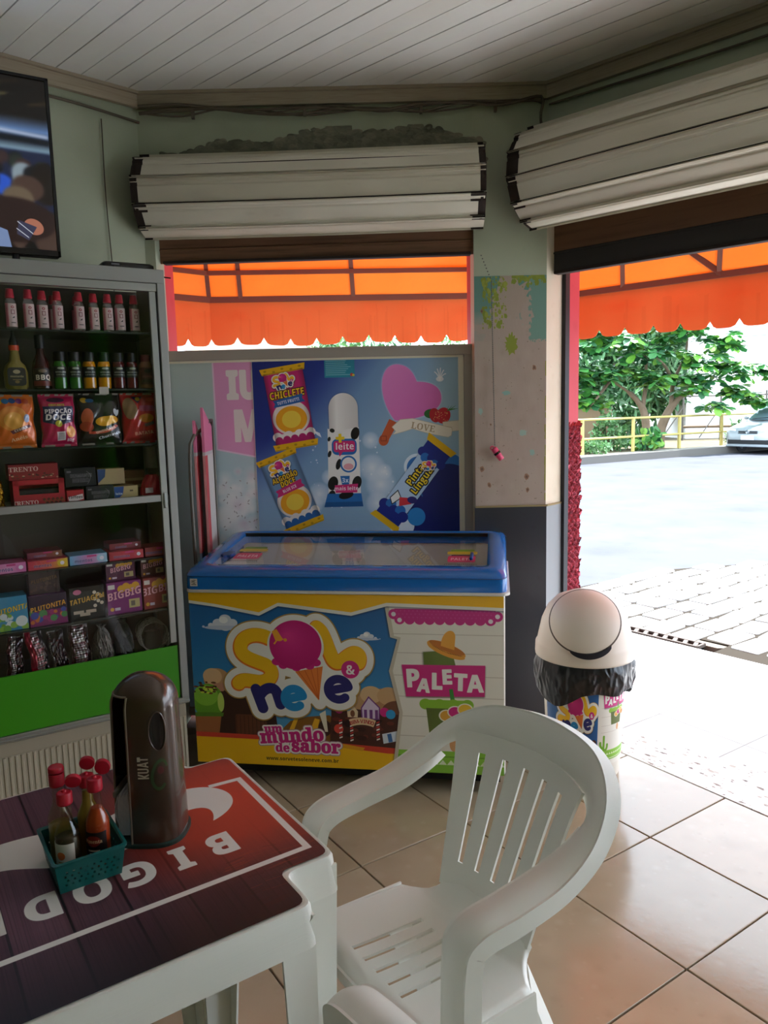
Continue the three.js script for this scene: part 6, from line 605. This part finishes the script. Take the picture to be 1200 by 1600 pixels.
snackBag('black chips bag under the price tag', -.255, 1.392, .08, .158, .192, bagTex('#15120f', (x) => { disc(x, 60, 70, 26, '#b89420'); disc(x, 100, 74, 30, '#2c5a86', 20); disc(x, 70, 240, 44, '#c8603a', 90); disc(x, 60, 330, 50, '#a8402a', 50); disc(x, 200, 280, 72, '#e0a024', 48, -.2); disc(x, 250, 266, 60, '#e8ae34', 40); x.strokeStyle = '#b8482c'; x.lineWidth = 26; x.beginPath(); x.moveTo(70, 388); x.bezierCurveTo(160, 400, 240, 380, 290, 320); x.stroke(); text(x, 'ONDULADA', 200, 366, 30, '#e8c8b0', { rot: -.35 }); text(x, 'Churrasco', 230, 420, 36, '#dde4ea', { rot: -.35 }); disc(x, 285, 190, 16, '#cfd6dc', 34, -.3); disc(x, 300, 200, 14, '#cfd6dc', 34, .2); }), 3);
snackBag('red snack bag at the right end of the third shelf', -.102, 1.392, .085, .14, .192, bagTex('#b0141c', (x) => { poly(x, [[90, 40], [190, 40], [150, 110]], '#2a2a52'); disc(x, 150, 64, 20, '#c8a020'); disc(x, 70, 160, 60, '#8a6a44', 110); rr(x, 150, 130, 140, 60, 16); x.fillStyle = '#b03a5a'; x.fill(); disc(x, 210, 260, 70, '#c8761c', 44); poly(x, [[190, 320], [280, 290], [290, 320], [200, 350]], '#5a3a4a'); text(x, 'BATATA', 180, 410, 46, '#e0a08a', { rot: -.1 }); disc(x, 262, 70, 40, '#d83a30', 22); }), 4);
// cartons
function carton(name, label, cat, s, y, d, w, h, dep, col, draw, o = {}) { const t = thing(name, label, cat, cw(s, y, d + dep / 2), CA + (o.turn || 0), o.group); part('carton', rbox(w, h, dep, .0012, 0, h / 2, 0, 1), mat(col, .45), t); const k = 512 / Math.max(w, h); part('front_print', sheet(w - .002, h - .002, 0, h / 2, dep / 2 + .0006), printMat(ctex(Math.round(w * k), Math.round(h * k), draw), .4), t); if (o.top) part('top_print', new THREE.PlaneGeometry(w - .002, dep - .002).rotateX(-PI / 2).translate(0, h + .0006, 0), mat(o.top, .45), t); return t; }
const S4 = 1.179, G4 = 'chocolate cartons above the middle rail';
{ // open carton with a window, and its mate on top
  const t = thing('chocolate_box', 'red chocolate carton with a display window, standing on the middle rail shelf', 'box', cw(-.482, S4, .12), CA, G4); const red = mat('#b01c2a', .4), w = .172, h = .098; part('carton', [span(-w / 2, w / 2, 0, .045, .048, .052), span(-w / 2, w / 2, .08, h, .048, .052), span(-w / 2, -w / 2 + .02, 0, h, .048, .052), span(w / 2 - .02, w / 2, 0, h, .048, .052), span(-w / 2, w / 2, 0, h, -.052, -.048), span(-w / 2, -w / 2 + .003, 0, h, -.05, .05), span(w / 2 - .003, w / 2, 0, h, -.05, .05), span(-w / 2, w / 2, h - .003, h, -.05, .05), span(-w / 2, w / 2, 0, .003, -.05, .05)], red, t); part('inside', span(-w / 2 + .004, w / 2 - .004, .004, .06, -.045, .035), mat('#241a18', .7), t); part('front_print', sheet(w - .004, .043, 0, .023, .0526), printMat(ctex(512, 128, (x) => { x.fillStyle = '#a81c2c'; x.fillRect(0, 0, 512, 128); text(x, 'TRENTO', 110, 84, 62, '#ead8cc', { f: 'serif' }); for (let i = 0; i < 14; i++) disc(x, 300 + i * 15, 60 + (i % 3) * 20, 16, ['#5a2a1c', '#8a4a2a', '#3a1a14'][i % 3]); }), .4), t);
  carton('chocolate_box', 'red chocolate carton lying on top of the windowed one', 'box', -.495, S4 + .0985, .075, .165, .056, .09, '#8a1822', (x, w, h) => { x.fillStyle = '#8c1822'; x.fillRect(0, 0, w, h); text(x, 'TRENTO', w * .3, h * .3, h * .42, '#d8bcae', { f: 'serif' }); const R = rng(3); for (let i = 0; i < 30; i++) disc(x, R() * w, h * (.62 + R() * .3), 8 + R() * 12, ['#3a1a14', '#6a3424', '#c09a7a'][i % 3], 8); }, { group: G4 });
  const g = thing('gold_bag', 'crumpled gold foil bag cut off by the left edge', 'bag', cw(-.632, S4, .12), CA); part('foil', shell(steps(0, 1, 40), steps(0, 1, 20), (u, v) => { const a = u * 2 * PI, r = (.034 + .004 * Math.sin(a * 7 + v * 12) + .003 * Math.sin(a * 13 - v * 21)) * (1 - .5 * Math.pow(v, 4)); return [r * Math.cos(a), v * .13, r * .8 * Math.sin(a)]; }, .0006), mat('#c8911c', .25, { metalness: .7 }), g);
  carton('toffee_box', 'small red toffee carton beside the windowed chocolate carton', 'box', -.36, S4, .07, .06, .05, .06, '#b02028', (x, w, h) => { x.fillStyle = '#b42028'; x.fillRect(0, 0, w, h); poly(x, [[20, h * .5], [w - 30, h * .3], [w - 10, h * .7], [60, h * .95]], '#e6dcd8'); text(x, 'Toffees', w * .5, h * .52, h * .3, '#1a1418', { skx: -.2 }); }, { group: G4 });
  const dn = (x, w, h) => { x.fillStyle = '#100d10'; x.fillRect(0, 0, w, h); x.fillStyle = '#6a6468'; x.fillRect(w * .06, h * .14, w * .14, h * .1); text(x, 'DIAMANTE', w * .52, h * .42, h * .24, '#100d10', { st: [['#a8a4a8', 5]], sx: .9 }); text(x, 'NEGRO', w * .5, h * .68, h * .28, '#100d10', { st: [['#a8a4a8', 5]], sx: .9 }); x.strokeStyle = '#b8b4b8'; x.lineWidth = 3; x.beginPath(); x.moveTo(w * .7, h * .2); x.quadraticCurveTo(w * .95, h * .4, w * .72, h * .9); x.stroke(); };
  carton('chocolate_box', 'black chocolate carton on the shelf beside the red toffee carton', 'box', -.272, S4, .07, .1, .06, .08, '#0f0d0f', dn, { group: G4 }); carton('chocolate_box', 'larger black chocolate carton stacked behind the small one', 'box', -.335, S4 + .061, .085, .11, .07, .1, '#0f0d0f', dn, { group: G4 });
  carton('cream_box', 'blue and cream carton on the shelf right of the black carton', 'box', -.176, S4, .072, .09, .052, .08, '#b8a06c', (x, w, h) => { x.fillStyle = '#bca673'; x.fillRect(0, 0, w, h); poly(x, [[0, 0], [w * .42, 0], [w * .36, h * .6], [w * .1, h], [0, h]], '#22458e'); text(x, 'leite', w * .2, h * .55, h * .24, '#dfe4ee'); x.fillStyle = '#5a4a34'; x.fillRect(w * .66, h * .3, w * .14, h * .12); }, { group: G4 }); carton('cream_box', 'blue and cream carton on top of the lower one', 'box', -.223, S4 + .0605, .09, .1, .06, .08, '#a8926a', (x, w, h) => { x.fillStyle = '#a8926a'; x.fillRect(0, 0, w, h); poly(x, [[0, 0], [w * .3, 0], [w * .26, h * .5], [0, h * .9]], '#22386e'); }, { group: G4 });
  carton('brown_box', 'brown carton behind the cream ones', 'box', -.12, S4, .165, .085, .105, .07, '#7a5236', (x, w, h) => { x.fillStyle = '#7c5438'; x.fillRect(0, 0, w, h); x.fillStyle = '#a88a64'; x.fillRect(0, h * .3, w, h * .1); x.fillRect(0, h * .55, w, h * .12); }, { group: G4 });
  const rb = thing('candy_bag', 'red candy bag with white spots at the shelf end', 'candy bag', cw(-.072, S4, .085), CA); part('bag', shell(steps(0, 1, 36), steps(0, 1, 14), (u, v) => { const a = u * 2 * PI, k = 1 - .55 * v * v; return [.046 * k * Math.cos(a) + .002 * Math.sin(a * 9), v * .088, .03 * k * Math.sin(a) + .002 * Math.sin(a * 7 + v * 9)]; }, .0008), mat('#a8182a', .3), rb); part('label', sheet(.03, .02, -.02, .03, .032), mat('#b8a8a8', .5), rb);
  const cy = thing('paper_roll', 'pale paper roll hanging in the upper right of the fourth shelf', 'roll', cw(-.05, 1.288, .16), CA); part('roll', cyl(.024, .024, .085, 24).translate(0, .043, 0), mat('#8d867c', .7), cy); part('core', cyl(.008, .008, .087, 14).translate(0, .043, 0), mat('#5a5046', .8), cy); part('hanger', bar([0, .085, 0], [0, .09, 0], .002), aluminium, cy); }
// mint rolls and gum cartons
const GM = 'flat mint-roll cartons on the fifth shelf', mint2 = (c0, c1, c2) => (x, w, h) => { const g = x.createLinearGradient(0, 0, w, 0); g.addColorStop(0, c0); g.addColorStop(.5, c1); g.addColorStop(1, c2); x.fillStyle = g; x.fillRect(0, 0, w, h); text(x, 'mentos', w * .36, h * .6, h * .5, '#1d2464', { st: [['rgba(240,235,245,.55)', 5]] }); x.fillStyle = '#c23a78'; rr(x, w * .46, h * .06, w * .26, h * .2, 6); x.fill(); disc(x, w * .82, h * .5, h * .36, c2); disc(x, w * .86, h * .5, h * .22, '#e8e0ea'); };
[['pink mint carton, cut off by the picture edge', -.608, .118, '#c86a9a', '#d890b8', '#d070a8'], ['red and yellow mint carton', -.475, .136, '#b83a50', '#d05a48', '#d8c030'], ['pale blue and pink mint carton', -.334, .134, '#6aa8cc', '#d080b0', '#9cc8d8'], ['red mint carton', -.195, .13, '#a82834', '#b83040', '#c84a50'], ['red-brown mint carton at the right end', -.076, .098, '#8a3030', '#9a4434', '#7a5030']].forEach(([l, s, w, a, b, c], i) => carton('mint_box', l + ', fifth shelf', 'box', s, .949, .055, w, .036 - (i % 2) * .002, .1, a, mint2(a, b, c), { group: GM, top: a }));
[['upper red mint carton lying on the red one', -.19, .12, '#7a2030', '#8a2834', '#7a2430'], ['upper pink mint carton lying on the red and yellow one', -.48, .12, '#7a3a4c', '#8a4048', '#8a5a3a']].forEach(([l, s, w, a, b, c]) => carton('mint_box', l, 'box', s, .9855, .085, w, .024, .1, a, mint2(a, b, c), { group: GM, top: a }));
const GG = 'gum cartons on the sixth shelf', gum = (bg, ttl, tc, extra) => (x, w, h) => { x.fillStyle = bg; x.fillRect(0, 0, w, h); extra && extra(x, w, h); text(x, ttl, w * .5, h * .38, h * (ttl.length > 7 ? .22 : .34), tc, { rot: -.14, skx: -.15, st: [['rgba(20,10,20,.8)', 6]], sx: .9 }); };
const stones = (cols) => (x, w, h) => { const R = rng(w); for (let i = 0; i < 22; i++) disc(x, R() * w, h * (.5 + R() * .45), h * (.05 + R() * .08), cols[i % cols.length]); };
carton('gum_box', 'light blue gum carton with green sticks at the left end', 'box', -.616, .738, .06, .12, .125, .09, '#3a86a8', gum('#3a86a8', 'BLUTONITA', '#e0b82a', (x, w, h) => { stones(['#6a9a3a', '#8ab040', '#2a3a4a', '#c8d0d0'])(x, w, h); disc(x, w * .82, h * .75, h * .16, '#d8dcd4'); }), { group: GG });
carton('gum_box', 'dark purple gum carton with magenta base', 'box', -.487, .738, .06, .13, .115, .09, '#4a1a4a', gum('#2c1630', 'PLUTONITA', '#d89a2a', (x, w, h) => { x.fillStyle = '#7a1f5a'; x.fillRect(0, h * .5, w, h * .5); stones(['#9a2a6a', '#3a4a9a', '#c8742a', '#4a8a4a'])(x, w, h); }), { group: GG });
carton('gum_box', 'faded dark gum carton standing on the purple one', 'box', -.49, .8535, .085, .105, .085, .07, '#3a2a28', gum('#3a2a2a', 'PLUTONITA', '#7a5a34', stones(['#5a443a', '#4a3838'])), { group: GG });
carton('gum_box', 'black gum carton with skull-like white dots', 'box', -.349, .738, .06, .125, .125, .09, '#15120f', gum('#15130f', 'TATUAGEM', '#d8a83a', (x, w, h) => { disc(x, w * .22, h * .14, h * .12, '#c86a8a', h * .08); for (let i = 0; i < 7; i++) disc(x, w * (.72 + (i % 3) * .1), h * (.2 + i * .07), h * .055, '#cfc6b4'); x.fillStyle = '#b8a894'; for (let i = 0; i < 3; i++) x.fillRect(w * (.08 + i * .18), h * (.72 + (i % 2) * .08), w * .3, h * .1); }), { group: GG });
const bb = (bg) => gum(bg, 'BIGBIG', '#e6a8b4', (x, w, h) => { for (let i = 0; i < 4; i++) disc(x, w * (.42 + i * .14), h * (.22 - (i % 2) * .06), h * .12, '#d8a020'); x.fillStyle = '#d8d0c8'; x.fillRect(w * .03, h * .06, w * .2, h * .14); x.fillStyle = '#b8a870'; x.fillRect(w * .62, h * .58, w * .32, h * .28); x.fillStyle = '#6a6050'; x.fillRect(w * .68, h * .64, w * .12, h * .16); disc(x, w * .12, h * .84, h * .06, '#d8a020'); x.fillStyle = '#cdbfd0'; x.fillRect(w * .2, h * .8, w * .16, h * .09); });
carton('gum_box', 'violet gum carton with white tag and yellow figures', 'box', -.212, .738, .06, .13, .125, .09, '#7a1a6a', bb('#7c1c6c'), { group: GG }); carton('gum_box', 'brick-red gum carton with white tag at the right end', 'box', -.082, .738, .06, .115, .125, .09, '#8a2420', bb('#8c2622'), { group: GG });
carton('gum_box', 'dark violet gum carton standing on the violet one', 'box', -.215, .8635, .085, .11, .076, .07, '#4a1438', bb('#52183c'), { group: GG }); carton('gum_box', 'brown-red gum carton standing on the brick-red one', 'box', -.09, .8635, .085, .095, .076, .07, '#4a201a', bb('#52241c'), { group: GG });
// foil sachets and plastic bags lying on the deck
function sachet(label, s, d, w, h, tilt, draw, seed) { const t = thing('foil_sachet', label, 'sachet', cw(s - (seed === 41 ? .012 : 0), .5425, d), CA, 'foil sachets on the cabinet deck'); const R = rng(seed), ph = R() * 6, tx = ctex(256, 384, (x) => { draw(x); x.fillStyle = 'rgba(255,255,255,.1)'; for (let i = 0; i < 8; i++) x.fillRect(0, i * 4, 256, 1.5); });
  const f = (sg) => (u, v) => { const e = Math.pow(Math.max(0, 1 - Math.pow(Math.abs(u), 2.4)), .6) * Math.pow(Math.max(0, Math.sin(Math.min(1, Math.max(0, (v - .04) / .92)) * PI)), .6), wr = .0022 * Math.sin(v * 19 + u * 4 + ph) * (.4 + Math.abs(u)) + .0014 * Math.sin(v * 37 - u * 9 + ph * 2) + .001 * Math.sin(u * 21 + v * 13); const X = u * w / 2 + .003 * Math.sin(v * 9 + ph), Y = v * h; return [X * Math.cos(tilt) - Y * Math.sin(tilt), X * Math.sin(tilt) + Y * Math.cos(tilt) + w / 2 * Math.abs(Math.sin(tilt)) + .003, sg * (.02 * e + wr * (.3 + e)) - .22 * (Y + X * Math.sin(tilt)) ]; };
  const us = steps(-1, 1, 24), vs = steps(0, 1, 36), a = shell(us, vs, f(1), .0004), uv = a.attributes.uv; for (let i = 0; i < uv.count; i++) uv.setXY(i, uv.getX(i) * .5 + .5, uv.getY(i)); part('front', a, new THREE.MeshPhysicalMaterial({ map: tx, roughness: .16, metalness: .35, clearcoat: .8, side: THREE.DoubleSide }), t); part('back', shell(us, vs, f(-1), .0004), mat('#7a706c', .3), t); }
const foil = (base, red, x0, x1) => (x) => { const R = rng(x0); x.fillStyle = base; x.fillRect(0, 0, 256, 384); x.fillStyle = red; x.fillRect(0, 0, x0, 384); for (let i = 0; i < 40; i++) { const y = i * 10; poly(x, [[x0, y + R() * 8], [x1, y - 6 + R() * 12], [x1, y + 4 + R() * 8], [x0, y + 10]], ['#d4d0cc', '#8f8a88', '#f0ece8', '#6a6464'][i % 4]); } x.fillStyle = '#2c0e14'; x.fillRect(x1, 0, 256, 384); for (let i = 0; i < 9; i++) { x.fillStyle = `rgba(${i % 2 ? '200,60,80' : '30,6,12'},.35)`; x.fillRect(R() * 200, R() * 360, 40, 14); } };
sachet('dull wine-red foil sachet, first from the left on the deck', -.6, .1, .056, .15, -.08, foil('#4a2228', '#5a262e', 60, 130), 41); sachet('foil sachet with bright red edge and silver face', -.52, .095, .062, .165, .12, foil('#a01c34', '#b8203c', 90, 190), 42); sachet('grey-white foil sachet leaning steeply in the middle of the deck', -.452, .095, .056, .15, .1, foil('#8c8684', '#6a5a5c', 20, 40), 43); sachet('wine sachet with wide crinkled silver foil, fourth on the deck', -.378, .1, .072, .17, .02, foil('#5a1626', '#4a1420', 50, 200), 44);
function bagLump(label, s, d, w, h, m2, seed) { const R = rng(seed), p = [R() * 6, R() * 6, R() * 6], t = thing('plastic_bag', label, 'plastic bag', cw(s, .5425, d), CA); part('bag', shell(steps(0, 1, 110), steps(0, 1, 44), (u, v) => { const a = u * 2 * PI, th = Math.min(1, Math.max(0, v)), r = Math.pow(Math.max(0, 1 - Math.pow(Math.abs(th * 1.35 - .35), 2.6)), .5), X = Math.sin(a) * 1.6 + p[0], Z2 = Math.cos(a) * 1.6 + p[1], n = 1 + .28 * NOI.noise(X, th * 2.4, Z2) + .14 * (1 - Math.abs(NOI.noise(X * 2.6, th * 5 + p[2], Z2 * 2.6)) * 2.4); return [w / 2 * r * n * Math.cos(a), .002 + h * th * (1 + .06 * Math.sin(a * 2 + p[1])), .055 * r * n * Math.sin(a)]; }, .0006), m2, t); part('knot', shell(steps(0, 1, 24), steps(0, 1, 6), (u, v) => { const a = u * 2 * PI, r = .004 + .012 * v * (1 + .4 * Math.sin(a * 5 + p[0])); return [r * Math.cos(a), h * .97 + .02 * v, r * Math.sin(a)]; }, .0005), m2, t); }
bagLump('clear milky plastic bag right of the foil sachets', -.294, .13, .066, .13, new THREE.MeshPhysicalMaterial({ color: '#b5aea6', roughness: .15, transmission: .6, thickness: 0, side: THREE.DoubleSide }), 15); bagLump('black plastic bag on the deck beside the wire coil', -.212, .13, .06, .14, mat('#141416', .25), 16);
{ const t = thing('wire_coil', 'coil of pale plastic cord at the right end of the deck', 'cord coil', cw(-.1, .5425, .12), CA); const R = rng(17), g = []; for (let k = 0; k < 14; k++) { const pts = []; for (let i = 0; i < 16; i++) { const a = i / 16 * 2 * PI; pts.push([(.052 + R() * .008) * Math.cos(a) + (R() - .5) * .006, .075 + (.055 + R() * .008) * Math.sin(a), (k - 7) * .005 + .02 * Math.sin(a * 2 + k)]); } g.push(tube(pts, .0014, 50, 5, true)); } const m = part('coil', g, mat('#a49c8c', .5), t); m.userData.kind = 'stuff'; part('tie', tube([[.05, .02, .02], [.066, .045, .03], [.06, .075, .02], [.055, .045, .035]], .002, 24, 6, true), mat('#d8d4cc', .4), t); part('core', loft([[.03, .0], [.04, .03], [.03, .09]].map(([r, y]) => steps(0, 2 * PI, 18).slice(0, 18).map((a) => [r * Math.cos(-a), y + .002, r * .6 * Math.sin(-a)]))), mat('#4a443c', .8), t); }
// ---------------------------------------------------------------- television and set-top box on the cabinet
{ const t = thing('television', 'flat television showing a crowded bus, standing on the display cabinet', 'television', cw(-.84, CTOP, .17), CA), w = 1.02, h = .615, y0 = .045; part('housing', rbox(w, h, .05, .008, 0, y0 + h / 2, -.012), black, t); part('bezel', [span(-w / 2, w / 2, y0, y0 + .022, .012, .02, .002), span(-w / 2, w / 2, y0 + h - .012, y0 + h, .012, .02, .002), span(-w / 2, -w / 2 + .012, y0, y0 + h, .012, .02, .002), span(w / 2 - .012, w / 2, y0, y0 + h, .012, .02, .002)], blackGloss, t);
  for (const s of [-1, 1]) part('foot', loft([[.14, .0], [.13, .006], [.05, .012], [.02, .05]].map(([d, y]) => rrect(s * .36 - .012, s * .36 + .012, -d / 1.6, d / 1.6, .008).map((p) => [p[0], y, p[1]]).reverse())), black, t);
  const tv = ctex(1024, 600, (x, w, h) => { const R = rng(500); let g = x.createLinearGradient(0, 0, 0, h); g.addColorStop(0, '#120f0c'); g.addColorStop(.22, '#181614'); g.addColorStop(.3, '#5f7fb0'); g.addColorStop(.36, '#1a1f2a'); g.addColorStop(.42, '#8fb0c4'); g.addColorStop(.6, '#86a6b4'); g.addColorStop(.75, '#2a2624'); g.addColorStop(1, '#0c0a0a'); x.fillStyle = g; x.fillRect(0, 0, w, h); x.save(); x.filter = 'blur(5px)'; for (let i = 0; i < 14; i++) { x.strokeStyle = i % 3 ? 'rgba(150,120,60,.5)' : 'rgba(210,200,120,.6)'; x.lineWidth = 3 + R() * 4; const a = R() * w, b = 20 + R() * 90; x.beginPath(); x.moveTo(a, b); x.lineTo(a + 60 + R() * 80, b - 20); x.stroke(); } x.strokeStyle = '#c4d2ea'; x.lineWidth = 10; x.beginPath(); x.moveTo(0, 150); x.lineTo(w, 196); x.stroke(); x.strokeStyle = '#10151c'; x.lineWidth = 16; x.beginPath(); x.moveTo(0, 192); x.lineTo(w, 216); x.stroke();
    rr(x, 690, 252, 420, 210, 20); x.fillStyle = '#1b2440'; x.fill(); for (let i = 0; i < 26; i++) disc(x, 700 + R() * 330, 280 + R() * 130, 12 + R() * 26, ['#2b57c8', '#3a2a2a', '#7a4038', '#14161c', '#8a9aa4', '#26302a'][i % 6]); for (let i = 0; i < 30; i++) disc(x, R() * w, 330 + R() * 250, 30 + R() * 46, ['#1a1410', '#3a2620', '#100e10', '#2a3c60', '#4a3830', '#1c1c22'][i % 6], 40 + R() * 40); disc(x, 905, 420, 52, '#6a5c4a', 40); disc(x, 880, 500, 150, '#2a1a18', 80); disc(x, 720, 380, 46, '#4a2a24', 60); x.restore(); poly(x, [[660, 470], [860, 540], [870, 600], [640, 600]], '#7a8fb8'); disc(x, 950, 520, 34, '#b0705a', 28, .4); poly(x, [[900, 500], [960, 520], [930, 570], [890, 550]], '#3a3a52'); x.strokeStyle = '#c8cdd8'; x.lineWidth = 3; x.beginPath(); x.moveTo(895, 505); x.lineTo(945, 545); x.moveTo(890, 530); x.lineTo(930, 560); x.stroke(); });
  const m = part('screen', sheet(w - .024, h - .034, 0, y0 + .022 + (h - .034) / 2, .0145), new THREE.MeshPhysicalMaterial({ color: '#050505', roughness: .2, emissive: '#ffffff', emissiveMap: tv, emissiveIntensity: .42 }), t); const la = new THREE.RectAreaLight('#9fb4d8', .5, w - .05, h - .06); la.position.set(0, y0 + h / 2, .02); la.rotation.y = PI; t.add(la); }
{ const t = thing('set_top_box', 'small black set-top box on the cabinet top beside the television', 'set-top box', cw(-.1, 2.0325, .16), CA); part('case', loft([[.094, .05, .004], [.098, .055, .01], [.096, .054, .034], [.088, .048, .04]].map(([a, b, y]) => rrect(-a, a, -b, b, .012).map((p) => [p[0], y, p[1]]).reverse()), true, true, .5), blackGloss, t); for (const [a, b] of [[-.08, -.04], [.08, -.04], [-.08, .04], [.08, .04]]) part('foot', cyl(.008, .008, .005, 12).translate(a, .0025, b), black, t); part('port_strip', rbox(.05, .006, .002, .001, -.03, .022, .0555), mat('#3a3a3c', .4), t); part('marking', sheet(.03, .006, -.05, .03, .0562), mat('#77777a', .5), t);
  const c = part('box_cable', tube([[.09, .01, -.03], [.12, .02, -.02], [.14, .005, .0], [.16, -.005, .04]].map((p) => p), .003, 20, 6), black, t); part('loop_cable', tube([[-.09, .008, -.03], [-.14, .012, .02], [-.18, .006, .0], [-.24, .012, .03], [-.3, .006, .0]], .003, 40, 6), black, t); }
renderer.render(scene, camera);
